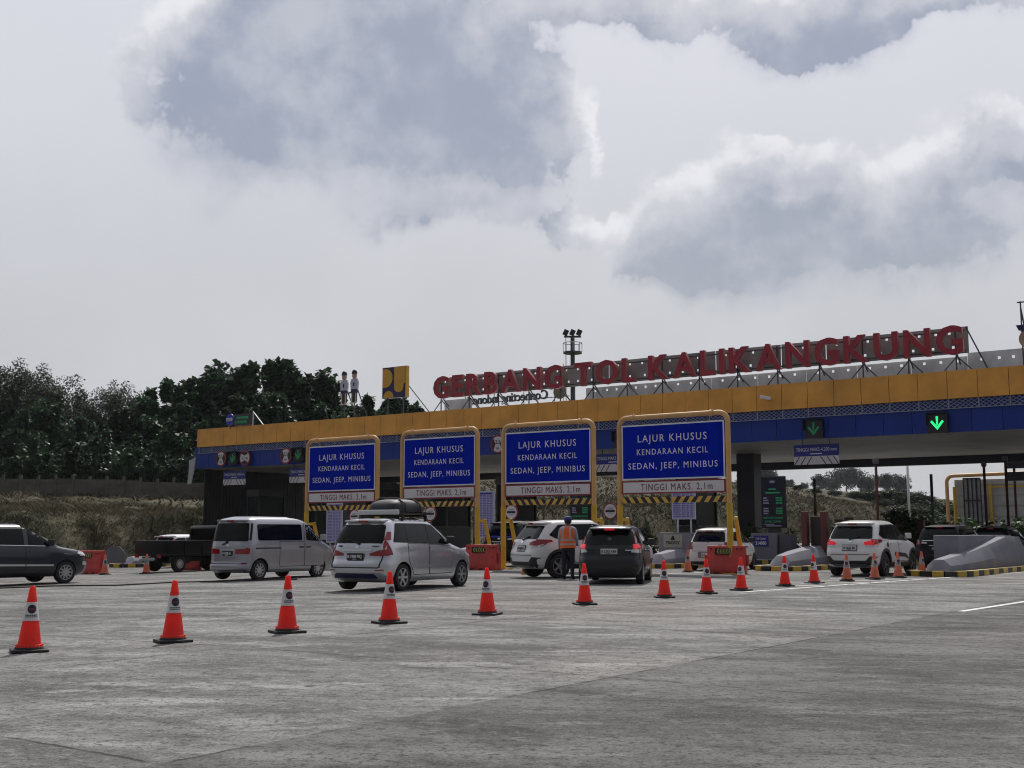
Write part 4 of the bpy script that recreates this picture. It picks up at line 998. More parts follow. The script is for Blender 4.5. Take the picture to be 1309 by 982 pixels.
hpr=[tree_proto('thicket_shrub',3.4,3.6,1.7,1.5,70,130,.22,leaf_thk,0,.2,(.6,1.1),.06),tree_proto('thicket_shrub',3.8,3.0,2.0,1.6,70,130,.22,leaf_thk,0,.2,(.5,.9),.06)]
spr=[tree_proto('shrub',1.6,.8,.75,.95,20,44,.20,leaf_bush,0,.3,(.22,.38),.04)]
used=set()
def plant(pro,px,Y,ytop,label,cat='tree',group=None,sxy=1.,zb=None,HH=None):
    """stand a plant on the ground at distance Y in direction px so its top reaches the height seen at ytop"""
    p=at(px,Y); z=hz_xy(p.x,p.y) if zb is None else zb
    s_,_=st(p)
    if s_<S0 and zb is None: z=gz(p.x)
    d=ray(px,ytop); zt=CAM_H+d.z/d.y*Y
    k=max(.3,(zt-z)/HH); key=pro.name
    if key in used: o=dup(pro,(0,0,0))
    else: used.add(key); o=pro
    o.location=(p.x,p.y,z); o.rotation_euler=(0,0,random.random()*6.28); o.scale=(k*sxy,k*sxy,k)
    o['label']=label; o['category']=cat
    if group: o['group']=group
    return o
def height(pro):
    return max(v.co.z for c in pro.children for v in c.data.vertices)
HT={o.name:height(o) for o in tpro+gpr+fpr+hpr+spr}
GT='dark broad-leaved trees behind the bank fence'
rows=[]
for px,yt,Y,k in [(18,520,113,2),(62,508,118,0),(98,528,112,3),(148,520,114,1),(130,545,108,3),(186,502,116,0),(214,482,121,2),(246,480,117,1),(284,462,121,0),(322,458,118,2),(356,456,122,1),(392,466,118,0),(426,480,121,2),(462,500,118,3),(500,502,121,1),(532,512,118,3),(232,510,111,3),(300,500,112,3),(350,500,112,1),(410,510,113,3),(40,555,107,3),(85,560,107,1),(170,552,108,3),(205,548,108,1),(262,535,108,2)]:
    rows.append((px,yt,Y,k))
for i in range(17):
    rows.append((-8+i*16.5,random.uniform(566,592),random.uniform(103.,106.),3))
for i in range(22):
    rows.append((-20+i*25.5,[525,515,535,520][i%4] if i>7 else [545,535,550,540][i%4],random.uniform(127.,134.),(0,2,1)[i%3]))
lab_t=['tall dark tree','dark rounded tree','lower dark tree','dark leafy tree with bare leading shoots']
for i,(px,yt,Y,k) in enumerate(rows):
    if px<255: wh='behind the concrete fence'
    else: wh='rising behind the left end of the yellow canopy'
    kind='dark broad-leaved tree of the rear row' if Y>125 else 'low leafy tree' if Y<107 else 'lower dark broad-leaved tree' if Y<112 else ('tall dark broad-leaved tree' if k!=1 else 'dark broad-leaved tree with bare leading shoots')
    pr=tpro[k]; plant(pr,px,Y,yt,kind+' '+wh,'tree',GT,1.05,None,HT[pr.name])
for i,(px,yt,Y,k) in enumerate([(8,455,124,0),(40,462,128,0),(66,476,126,1),(108,492,140,1),(138,486,145,0),(166,488,142,1),(-12,470,122,1)]):
    pr=gpr[k]; plant(pr,px,Y,yt,'tall feathery grey-green tree at the far left above the dark trees' if px<80 else 'feathery grey-green tree filling the dip between the dark trees','tree','feathery grey-green trees on the left skyline',.9,None,HT[pr.name])
for i in range(14):
    pr=tpro[i%4]; plant(pr,-50-i*36,random.uniform(102,112),random.uniform(480,545),'dark broad-leaved tree beyond the left edge of the picture','tree',GT,1.05,None,HT[pr.name])
for i in range(16):
    pr=fpr[i%2]; plant(pr,1345+i*52,random.uniform(230,300),random.uniform(632,650),'distant tree beyond the right edge of the picture','tree','distant trees to the right of the plaza',1.4,-.1,HT[pr.name])
GF='hazy trees on the skyline under the canopy'
for i,(px,yt,Y,k,w_) in enumerate([(975,592,300,0,1.3),(958,600,320,1,1.2),(1010,612,330,0,1.),(1050,605,320,1,1.),(1084,596,330,0,1.25),(1066,606,340,1,1.1),(1110,606,300,1,1.2),(1135,604,290,0,1.),(1155,606,285,1,.9),(1030,616,310,1,1.),(625,600,190,0,1.),(770,604,220,1,1.2),(812,606,230,0,1.2),(690,606,210,1,1.2),(870,604,260,1,1.2),(915,600,280,0,1.3)]):
    pr=fpr[k]; Y=Y*1.9 if px>940 else Y; plant(pr,px,Y,yt,'hazy rounded tree on the skyline seen under the canopy' if px>940 else 'distant dark tree glimpsed between the yellow gantries under the canopy','tree',GF,w_,None,HT[pr.name])
for i,(px,yt,Y,k,w_) in enumerate([(975,622,200,0,1.6),(1000,618,205,1,1.5),(1022,620,210,0,1.6),(1045,620,215,1,1.5),(1070,620,220,0,1.8),(1095,618,222,1,1.8),(1120,616,225,0,2.),(1140,615,222,1,2.),(1158,618,222,0,2.),(1176,622,220,1,2.),(1192,628,215,0,2.),(1206,636,212,1,1.8),(1130,628,205,0,1.8),(1165,634,205,1,1.8),(1190,645,200,0,1.8)]):
    pr=hpr[k]; plant(pr,px,Y,yt+9,'green shrub in the thicket along the top of the far bank','shrub','thicket along the far bank',w_,None,HT[pr.name])
for i,(px,yt,Y,w_) in enumerate([(1142,652,58,1.1),(1158,648,59,1.2),(1172,652,60,1.1),(1150,662,57,1.2),(808,668,57,1.3),(822,674,57,1.2),(1225,660,66,1.3),(1246,668,64,1.2),(1285,662,64,1.4),(1303,660,64,1.4),(1270,668,62,1.2),(960,668,58,1.0),(1005,675,60,1.0)]):
    pr=spr[0]
    lab='dark shrub in the planting between the right white car and the black car' if px in (1142,1158,1172,1150) else ('dark shrub on the island behind the dark hatchback' if px<830 else ('shrub on the island beside the call center cabinet' if px<1010 else 'shrub growing in front of the grey sign backs at the right'))
    plant(pr,px,Y,yt,lab,'shrub','island shrubs',w_,0.1,HT[pr.name])
# pale flowering plant and little signs at the foot of the left bank
# ================================================================ vehicles
def pchip(xs,ys):
    xs=np.array(xs,float); ys=np.array(ys,float); h=np.diff(xs); dl=np.diff(ys)/h; m=np.zeros(len(xs))
    m[1:-1]=np.where(dl[:-1]*dl[1:]>0,2*dl[:-1]*dl[1:]/(dl[:-1]+dl[1:]+1e-12),0); m[0]=dl[0]; m[-1]=dl[-1]
    def f(x):
        x=min(max(x,xs[0]),xs[-1]); i=min(int(np.searchsorted(xs,x,side='right'))-1,len(h)-1); i=max(i,0); t=(x-xs[i])/h[i]
        return float((1+2*t)*(1-t)**2*ys[i]+t*(1-t)**2*h[i]*m[i]+t*t*(3-2*t)*ys[i+1]+t*t*(t-1)*h[i]*m[i+1])
    return f
class Shape:
    def __init__(s,sp):
        s.sp=sp; s.r=pchip(*zip(*sp['rear'])); s.f=pchip(*zip(*sp['front'])); s.w=pchip(*zip(*sp['wid'])); s.pr=sp.get('pr',9.); s.pf=sp.get('pf',6.)
        s.z0=sp['wid'][0][0]; s.z1=sp['wid'][-1][0]
    def side(s,x,z):
        e=s.f(z) if x>0 else -s.r(z); p=s.pf if x>0 else s.pr; q=min(.9999,abs(x)/max(e,.01))
        return s.w(z)*(1-q**p)**(1/p)
    def rear(s,y,z): q=min(.995,abs(y)/s.w(z)); return s.r(z)*(1-q**s.pr)**(1/s.pr)
    def front(s,y,z): q=min(.995,abs(y)/s.w(z)); return s.f(z)*(1-q**s.pf)**(1/s.pf)
def rpoly(pts,r,n=4):
    out=[]; N=len(pts)
    for i in range(N):
        p=Vector(pts[i]).to_2d(); a=Vector(pts[i-1]).to_2d(); b=Vector(pts[(i+1)%N]).to_2d()
        la,lb=(a-p).length,(b-p).length; k=min(r,la*.45,lb*.45); u=p+(a-p).normalized()*k; v=p+(b-p).normalized()*k
        for j in range(n+1):
            t=j/n; out.append(tuple(u*(1-t)**2+p*2*t*(1-t)+v*t*t))
    return out
def patch(poly,fn,off,th,name,m,parent,cu=.16,cv=.10,rnd=.0,smooth=True):
    if rnd: poly=rpoly(poly,rnd)
    bm=bmesh.new(); vs=[bm.verts.new((x,z,0)) for x,z in poly]; bm.faces.new(vs)
    xs_=[p[0] for p in poly]; zs_=[p[1] for p in poly]
    def cut(lo,hi,st_,no):
        n=int((hi-lo)/st_)
        for i in range(1,n+1):
            c=lo+(hi-lo)*i/(n+1)
            bmesh.ops.bisect_plane(bm,geom=bm.verts[:]+bm.edges[:]+bm.faces[:],plane_co=(c,0,0) if no[0] else (0,c,0),plane_no=no,dist=1e-5)
    cut(min(xs_),max(xs_),cu,(1,0,0)); cut(min(zs_),max(zs_),cv,(0,1,0))
    bm.verts.ensure_lookup_table(); bm.verts.index_update()
    uv=[(v.co.x,v.co.y) for v in bm.verts]; F=[[v.index for v in f.verts] for f in bm.faces]
    be=[(e.verts[0].index,e.verts[1].index) for e in bm.edges if len(e.link_faces)==1]
    bm.free(); mb=MB(); n=len(uv)
    mb.add([fn(a,b,off) for a,b in uv]+[fn(a,b,off-th) for a,b in uv],F,0,None,smooth)
    for a,b in be: mb.f.append([a,b,n+b,n+a]); mb.m.append(0); mb.sm.append(False)
    return mb.build(name,m,parent)
_wh={}
def wheel_meshes(r,wd,spokes,rimm,rr=.68):
    k=(round(r,3),wd,spokes,rimm.name)
    if k in _wh: return _wh[k]
    RX=Matrix.Rotation(R(90),4,'X'); t=MB()     # axle along y, outside at -y
    ri=r*rr
    prof=[(ri,-wd*.44),(ri+.012,-wd*.5),(r*.93,-wd*.5),(r*.985,-wd*.42),(r,-wd*.2),(r,wd*.2),(r*.985,wd*.42),(r*.93,wd*.5),(ri,wd*.46),(.02,wd*.4)]
    t.lathe(prof,32,0,RX.inverted() if False else Matrix.Rotation(R(-90),4,'X'))
    tm=t.mesh('tyre',tyre)
    b=MB(); M_=Matrix.Rotation(R(-90),4,'X')
    # after -90deg about X: z -> y ; outside = -y  => local z negative
    b.lathe([(0,-wd*.26),(ri*.98,-wd*.26),(ri*1.0,-wd*.1)],28,1,M_)
    b.lathe([(ri*.90,-wd*.30),(ri*.93,-wd*.47),(ri*1.0,-wd*.48),(ri*1.0,-wd*.2)],28,0,M_)
    b.lathe([(0,-wd*.43),(ri*.2,-wd*.42),(ri*.24,-wd*.36),(ri*.24,-wd*.26)],16,0,M_)
    for i in range(spokes):
        a=2*math.pi*i/spokes; c,s_=math.cos(a),math.sin(a); w0,w1=ri*.15,ri*(.11 if spokes<8 else .075)
        vs=[]
        for rad,ww,y in ((ri*.16,w0,-wd*.41),(ri*.94,w1,-wd*.45)):
            for sg_ in (-1,1):
                x=c*rad-s_*ww*sg_; z=s_*rad+c*ww*sg_; vs+=[(x,y,z),(x,y+wd*.12,z)]
        b.add(vs,[(0,2,6,4),(1,5,7,3),(0,4,5,1),(2,3,7,6),(4,6,7,5),(0,1,3,2)],0)
    rm=b.mesh('rim',[rimm,blk])
    _wh[k]=(tm,rm); return tm,rm
def paintm(name,c,metal,rough,coat=.7,var=.03,spec=.5): return mat(name,c,rough,metal,var=var,scale=1.5,coat=coat,spec=spec)
p_silver=paintm('silver_car_paint',(.56,.57,.61),.75,.26); p_grey=paintm('grey_silver_van_paint',(.37,.375,.41),.7,.28)
p_white=paintm('white_car_paint',(.70,.70,.71),0,.35); p_black=paintm('black_car_paint',(.004,.004,.006),0,.4,.08,.03,.2)
p_navy=paintm('dark_blue_grey_paint',(.016,.019,.032),.35,.28); p_dgrey=paintm('dark_grey_paint',(.012,.012,.017),.3,.3,.35)
def vehicle(name,label,cat,group,p,phi,sp,paint):
    S=Shape(sp); o=thing(name,label,cat,p,phi,group)
    # ---- body
    N=18; zs_=[]; zc=S.z0
    zs_=sorted(set(list(np.linspace(S.z0,S.z1-.12,int((S.z1-S.z0)/.055)))+list(S.z1-.12+.12*np.sin(np.linspace(0,math.pi/2,8)))+list(sp.get('zx',[]))))
    def ring(z):
        pts=[]
        for sx,sy in ((1,1),(-1,1),(-1,-1),(1,-1)):
            e=S.f(z) if sx>0 else -S.r(z); p_=S.pf if sx>0 else S.pr; w_=S.w(z)
            th=np.concatenate([[0],np.linspace(.0,math.pi/2,160)[1:-1],[math.pi/2]])
            X=e*np.abs(np.cos(th))**(2/p_); Y=w_*np.abs(np.sin(th))**(2/p_)
            L=np.concatenate([[0],np.cumsum(np.hypot(np.diff(X),np.diff(Y)))]); t=np.linspace(0,L[-1],N+1)
            X=np.interp(t,L,X); Y=np.interp(t,L,Y); q=[(sx*a,sy*b) for a,b in zip(X,Y)]
            if sx*sy<0: q=q[::-1]
            pts+=q[:-1]
        return [(x,y,z) for x,y in pts]
    mb=MB(); n=4*N; vs=[]
    for z in zs_: vs+=ring(z)
    fs=[]
    for j in range(len(zs_)-1):
        for i in range(n): fs.append((j*n+i,j*n+(i+1)%n,(j+1)*n+(i+1)%n,(j+1)*n+i))
    fs+=[tuple(range(n-1,-1,-1)),tuple((len(zs_)-1)*n+i for i in range(n))]
    mb.add(vs,fs,0,None,True)
    body=mb.build('body',[paint,blk],o,angle=48)
    r=sp['r']; ra=r+sp.get('arch',.055)
    for x in sp['ax']:
        c=MB(); m_=40
        for y0,y1 in ((.42,1.4),(-1.4,-.42)):
            c.add([(x+ra*math.cos(2*math.pi*k/m_),y,r+ra*math.sin(2*math.pi*k/m_)) for y in (y0,y1) for k in range(m_)],[tuple(range(m_-1,-1,-1)),tuple(range(m_,2*m_))]+[(k,(k+1)%m_,m_+(k+1)%m_,m_+k) for k in range(m_)],1)
        co=c.build('cutter',[paint,blk],o); md=body.modifiers.new('b','BOOLEAN'); md.operation='DIFFERENCE'; md.object=co; md.solver='EXACT'
        dg=bpy.context.evaluated_depsgraph_get(); me=bpy.data.meshes.new_from_object(body.evaluated_get(dg)); body.modifiers.clear(); old=body.data
        body.data=me; me.name='body'; bpy.data.meshes.remove(old); bpy.data.objects.remove(co)
        if len(me.materials)<2: me.materials.append(blk)
    bm=bmesh.new(); bm.from_mesh(body.data)
    for e in bm.edges: e.smooth = not (len(e.link_faces)==2 and e.calc_face_angle(0)>R(48))
    bm.to_mesh(body.data); bm.free()
    # ---- wheels
    tm,rm=wheel_meshes(r,sp.get('tw',.195),sp.get('spokes',6),sp.get('rim',alloy),sp.get('rr',.68))
    for x in sp['ax']:
        for sg_ in (-1,1):
            wo=link('wheel',tm,o,(x,sg_*(sp['wid'][2][1]-sp.get('tw',.195)*.5-.012),r),0 if sg_<0 else math.pi)
            link('rim',rm,wo,(0,0,0),0)
    def sd_(sg_):
        def f(x,z,off):
            e=(S.f(z) if x>0 else -S.r(z))*.978
            x=math.copysign(min(abs(x),e),x); return (x,sg_*(S.side(x,z)+off),z)
        return f
    rr_=lambda y,z,off: (S.rear(y,z)-off,y,z)
    ff_=lambda y,z,off: (S.front(y,z)+off,y,z)
    dm=dict(paint=paint,glass=glassd,black=plast,red=lampr,lit=lampl,clear=lampw,chrome=chrome,gap=dark,navy=navy,plate=mat('plate_white',(.6,.6,.62),.5,var=0),bplate=blk,grey=cabm,dg=mat('deep_grey',(.07,.07,.08),.5,var=.1))
    for q in sp['parts']:
        nm,where,m_,poly=q[:4]; kw=q[4] if len(q)>4 else {}
        off=kw.get('off',.008); th=kw.get('th',.03); rnd=kw.get('r',.03); M_=dm[m_] if isinstance(m_,str) else m_
        if where=='side':
            for sg_ in kw.get('only',(-1,1)):
                if nm=='door':
                    cx=sum(a for a,_ in poly)/len(poly); cz=sum(b for _,b in poly)/len(poly)
                    wx=max(a for a,_ in poly)-min(a for a,_ in poly); wz=max(b for _,b in poly)-min(b for _,b in poly)
                    big=[(cx+(a-cx)*(1+.03/wx),cz+(b-cz)*(1+.03/wz)) for a,b in poly]
                    pp=patch(poly,sd_(sg_),.007,.02,nm,M_,o,rnd=rnd); patch(big,sd_(sg_),.0025,.02,'door_gap',dark,pp,rnd=rnd)
                    if 'handle' in kw:
                        hx,hz=kw['handle']; patch([(hx-.1,hz-.022),(hx+.1,hz-.022),(hx+.1,hz+.022),(hx-.1,hz+.022)],sd_(sg_),.035,.03,'handle',dm[kw.get('hm','paint')],pp,rnd=.02)
                else: patch(poly,sd_(sg_),off,th,nm,M_,o,rnd=rnd,smooth=True)
        elif where in('rear','front'):
            fn=rr_ if where=='rear' else ff_
            sides=(-1,1) if kw.get('mirror') else (1,)
            for sg_ in sides:
                pl2=[(sg_*a,b) for a,b in poly]
                patch(pl2,fn,off,th,nm,M_,o,cu=.10,rnd=rnd)
    if 'plate' in sp:
        yc,z0,wd,hh,tx,white=sp['plate']
        xp=S.rear(yc,z0+hh/2)-.03
        b=MB(); b.box(-.012,.02,-wd/2,wd/2,0,hh); pb=b.build('number_plate',dm['plate'] if white else blk,o,(xp,yc,z0),bevel=.006)
        Mx=Matrix(((0,1,0,0),(-1,0,0,0),(0,0,1,0),(0,0,0,1)))   # x->-y, y->x
        b=MB(); text(b,tx,0,hh*.30,hh*.46,-.019,.005,width=wd*.88,bold=.02,M=Mx); b.box(-wd*.14,wd*.1,-.019,-.0135,hh*.10,hh*.18,0,Mx)
        b.build('lettering',blk if white else silverl,pb)
    if 'mirror' in sp:
        mx_,mz=sp['mirror']
        for sg_ in (-1,1):
            y=sg_*(S.side(mx_,mz)+.12); b=MB(); b.boxbar((mx_,y-sg_*.15,mz-.04),(mx_,y,mz),.05,.05)
            b.boxbar((mx_-.05,y-sg_*.07,mz+.05),(mx_+.05,y+sg_*.09,mz+.05),.09,.17,0,(0,0,1)); b.build('mirror',dm[sp.get('mm','paint')],o,bevel=.02)
    if 'wiper' in sp:
        (y0,za),(y1,zb2)=sp['wiper']; b=MB(); b.boxbar((S.rear(y0,za)-.03,y0,za),(S.rear(y1,zb2)-.03,y1,zb2),.03,.02); b.lathe([(0,0),(.04,0),(.03,.04),(0,.05)],10,0,Matrix.Translation((S.rear(y0,za)-.005,y0,za))@Matrix.Rotation(R(-90),4,'Y')); b.build('wiper',blk,o)
    if sp.get('spoiler'):
        z,dw,xx,th=sp['spoiler']; w_=S.w(z)*dw; b=MB(); x=S.r(z)
        b.add([(x+.22,-w_,z+.035),(x+.22,w_,z+.035),(x-xx,w_*.95,z+.015),(x-xx,-w_*.95,z+.015),(x+.22,-w_,z-.03),(x+.22,w_,z-.03),(x-xx+.02,w_*.95,z-.015-th*.3),(x-xx+.02,-w_*.95,z-.015-th*.3)],[(0,3,2,1),(4,5,6,7),(0,1,5,4),(1,2,6,5),(2,3,7,6),(3,0,4,7)])
        sp_=b.build('spoiler',dm[sp.get('spm','paint')],o,bevel=.012)
        b=MB(); b.box(x-xx-.006,x-xx+.01,-.13,.13,z-.025-th*.4,z+.008); b.build('high_brake_lamp',lampl if sp.get('brake') else lampr,sp_)
    o['S']=0; del o['S']
    return o,S
# ---- specs ------------------------------------------------------
def body(L,W,H,zb,rr,ff,ww): 
    return dict(rear=rr,front=ff,wid=ww)
avanza=dict(r=.305,ax=(1.34,-1.315),spokes=6,arch=.05,pr=9,pf=5.5,
 rear=[(.20,-1.86),(.30,-2.03),(.45,-2.09),(.62,-2.085),(.70,-2.03),(.98,-1.985),(1.08,-1.95),(1.5,-1.74),(1.60,-1.66),(1.66,-1.30)],
 front=[(.20,1.93),(.32,2.06),(.55,2.09),(.76,2.02),(.88,1.82),(.97,1.45),(1.05,1.10),(1.20,.86),(1.42,.44),(1.54,.16),(1.61,-.1),(1.66,-.55)],
 wid=[(.20,.74),(.30,.80),(.5,.83),(.75,.83),(.95,.815),(1.07,.79),(1.5,.655),(1.57,.61),(1.62,.54),(1.66,.36)],
 plate=(.02,.70,.44,.155,'B 1908 PIQ',False),mirror=(.62,1.10),mm='black',wiper=((-.02,1.08),(.33,1.18)),spoiler=(1.585,.92,.10,.03),
 parts=[('pillar_band','side','black',[(-1.66,1.10),(.78,1.03),(.12,1.50),(-.2,1.535),(-1.42,1.535)],dict(off=.003,r=.05)),
  ('side_window','side','glass',[(-1.64,1.12),(-1.13,1.11),(-1.13,1.50),(-1.44,1.50)],dict(r=.06)),('side_window','side','glass',[(-1.08,1.11),(-.24,1.085),(-.24,1.515),(-1.08,1.505)],dict(r=.03)),('side_window','side','glass',[(-.17,1.085),(.72,1.05),(.14,1.475),(-.17,1.515)],dict(r=.03)),
  ('door','side','paint',[(-1.10,1.06),(-.23,1.04),(-.23,.36),(-.86,.36),(-1.10,.70)],dict(handle=(-.92,.93))),('door','side','paint',[(-.19,1.04),(.78,1.0),(.86,.36),(-.19,.36)],dict(handle=(0.0,.91))),
  ('side_moulding','side','paint',[(-.80,.52),(.80,.50),(.80,.55),(-.80,.57)],dict(off=.03,r=.02)),
  ('fuel_flap','side','paint',[(-1.42,.80),(-1.24,.80),(-1.24,.98),(-1.42,.98)],dict(off=.006,r=.05,only=(-1,))),
  ('rear_window','rear','glass',[(-.66,1.08),(.66,1.08),(.575,1.50),(-.575,1.50)],dict(r=.06)),
  ('tail_lamp','rear','red',[(.36,.80),(.70,.79),(.775,.80),(.775,.92),(.60,.925),(.36,.85)],dict(mirror=1,r=.02,off=.012)),('tail_lamp','side','red',[(-1.93,.80),(-1.72,.82),(-1.80,1.02),(-1.92,1.34),(-1.96,1.0)],dict(off=.012,r=.02)),
  ('reverse_lamp','rear','clear',[(.64,.94),(.74,.94),(.715,1.14),(.65,1.14)],dict(mirror=1,r=.02,off=.012)),('tail_lamp','rear','red',[(.66,1.15),(.735,1.15),(.68,1.34),(.645,1.34)],dict(mirror=1,r=.02,off=.012)),
  ('garnish','rear','chrome',[(-.40,.90),(.40,.90),(.44,.945),(-.44,.945)],dict(off=.022,r=.02)),
  ('tailgate_gap','rear','gap',[(-.62,.52),(.62,.52),(.64,.545),(-.64,.545)],dict(off=.004,r=.0)),('tailgate_gap','rear','gap',[(.63,.53),(.655,.53),(.70,.80),(.68,.80)],dict(off=.004,mirror=1,r=0)),
  ('lower_valance','rear','navy',[(-.60,.29),(.60,.29),(.52,.40),(-.52,.40)],dict(off=.012,r=.03)),('reflector','rear','red',[(.55,.46),(.74,.47),(.74,.495),(.55,.485)],dict(mirror=1,off=.01,r=.01)),
  ('emblem','rear','chrome',[(-.05,.975),(.05,.975),(.05,1.03),(-.05,1.03)],dict(off=.018,r=.03)),('badge','rear','dg',[(-.58,1.0),(-.40,1.0),(-.40,1.025),(-.58,1.025)],dict(off=.014,r=.005)),('badge','rear','navy',[(.42,1.0),(.53,1.0),(.53,1.03),(.42,1.03)],dict(off=.014,r=.005)),
  ('headlight','side','clear',[(1.55,.78),(1.90,.74),(1.86,.86),(1.62,.94)],dict(off=.012,r=.04)),('indicator','side','clear',[(1.1,.80),(1.16,.80),(1.16,.84),(1.1,.84)],dict(off=.012,r=.01)),
  ('windscreen','front','glass',[(-.62,1.10),(.62,1.10),(.52,1.50),(-.52,1.50)],dict(r=.05)),
 ])
van=dict(r=.30,ax=(1.10,-1.52),spokes=9,arch=.06,pr=11,pf=6,tw=.18,rim=alloy,rr=.66,
 rear=[(.22,-1.98),(.30,-2.12),(.46,-2.13),(.50,-2.09),(1.0,-2.06),(1.12,-2.04),(1.70,-1.93),(1.80,-1.88),(1.90,-1.55)],
 front=[(.22,1.95),(.32,2.06),(.55,2.10),(.80,2.06),(.95,1.95),(1.06,1.72),(1.15,1.52),(1.4,1.18),(1.66,.86),(1.77,.62),(1.84,.35),(1.90,-.3)],
 wid=[(.22,.76),(.30,.81),(.5,.83),(.8,.83),(1.05,.82),(1.2,.80),(1.68,.725),(1.77,.69),(1.84,.62),(1.90,.40)],
 plate=(-.02,.72,.42,.15,'H 1208 KL',False),mirror=(1.28,1.22),wiper=((.05,1.13),(.22,1.05)),spoiler=(1.78,.9,.09,.04),
 parts=[('side_window','side','glass',[(-1.92,1.19),(-1.86,1.19),(-1.74,1.69),(-1.80,1.69)],dict(r=.0)),
  ('side_window','side','glass',[(-1.60,1.18),(.33,1.18),(.33,1.67),(-1.60,1.67)],dict(r=.07)),('side_window','side','glass',[(.52,1.18),(1.30,1.14),(1.22,1.28),(.88,1.60),(.74,1.66),(.52,1.67)],dict(r=.05)),
  ('door','side','paint',[(.46,1.70),(.44,.40),(1.35,.40),(1.42,1.12),(.80,1.70)],dict(handle=(.60,.97),hm='black')),
  ('door','side','paint',[(-.68,1.14),(.40,1.14),(.40,.40),(-.68,.40)],dict(handle=(.27,.97),hm='black')),
  ('slide_rail','side','black',[(-1.70,.93),(-.62,.93),(-.62,.97),(-1.70,.97)],dict(off=.012,r=.01)),('side_crease','side','paint',[(-.70,.50),(1.0,.50),(1.0,.53),(-.70,.53)],dict(off=.025,r=.01)),
  ('rear_window','rear','glass',[(-.74,1.16),(.74,1.16),(.66,1.70),(-.66,1.70)],dict(r=.05)),
  ('tail_lamp','rear','red',[(.34,.78),(.78,.78),(.78,.95),(.34,.92)],dict(mirror=1,r=.02,off=.012)),('tail_lamp','side','red',[(-2.10,.78),(-1.96,.78),(-1.97,.98),(-2.08,.96)],dict(off=.012,r=.02)),
  ('garnish','rear','clear',[(-.30,.88),(.30,.88),(.30,.92),(-.30,.92)],dict(off=.02,r=.01)),('plate_frame','rear','clear',[(-.27,.69),(.25,.69),(.25,.875),(-.27,.875)],dict(off=.006,r=.02)),
  ('tailgate_gap','rear','gap',[(-.74,.485),(.74,.485),(.74,.505),(-.74,.505)],dict(off=.004,r=0)),('emblem','rear','chrome',[(-.06,1.02),(.06,1.02),(0,1.08)],dict(off=.014,r=.005)),
  ('reflector','rear','red',[(.60,.50),(.76,.50),(.76,.525),(.60,.525)],dict(mirror=1,off=.014,r=.005)),
  ('lower_sill','rear','dg',[(-.72,.235),(.72,.235),(.76,.30),(-.76,.30)],dict(off=.006,r=.01)),
  ('headlight','front','clear',[(.45,.78),(.80,.78),(.78,.98),(.48,.94)],dict(mirror=1,off=.012)),('windscreen','front','glass',[(-.70,1.16),(.70,1.16),(.62,1.66),(-.62,1.66)],dict(r=.05)),
 ])
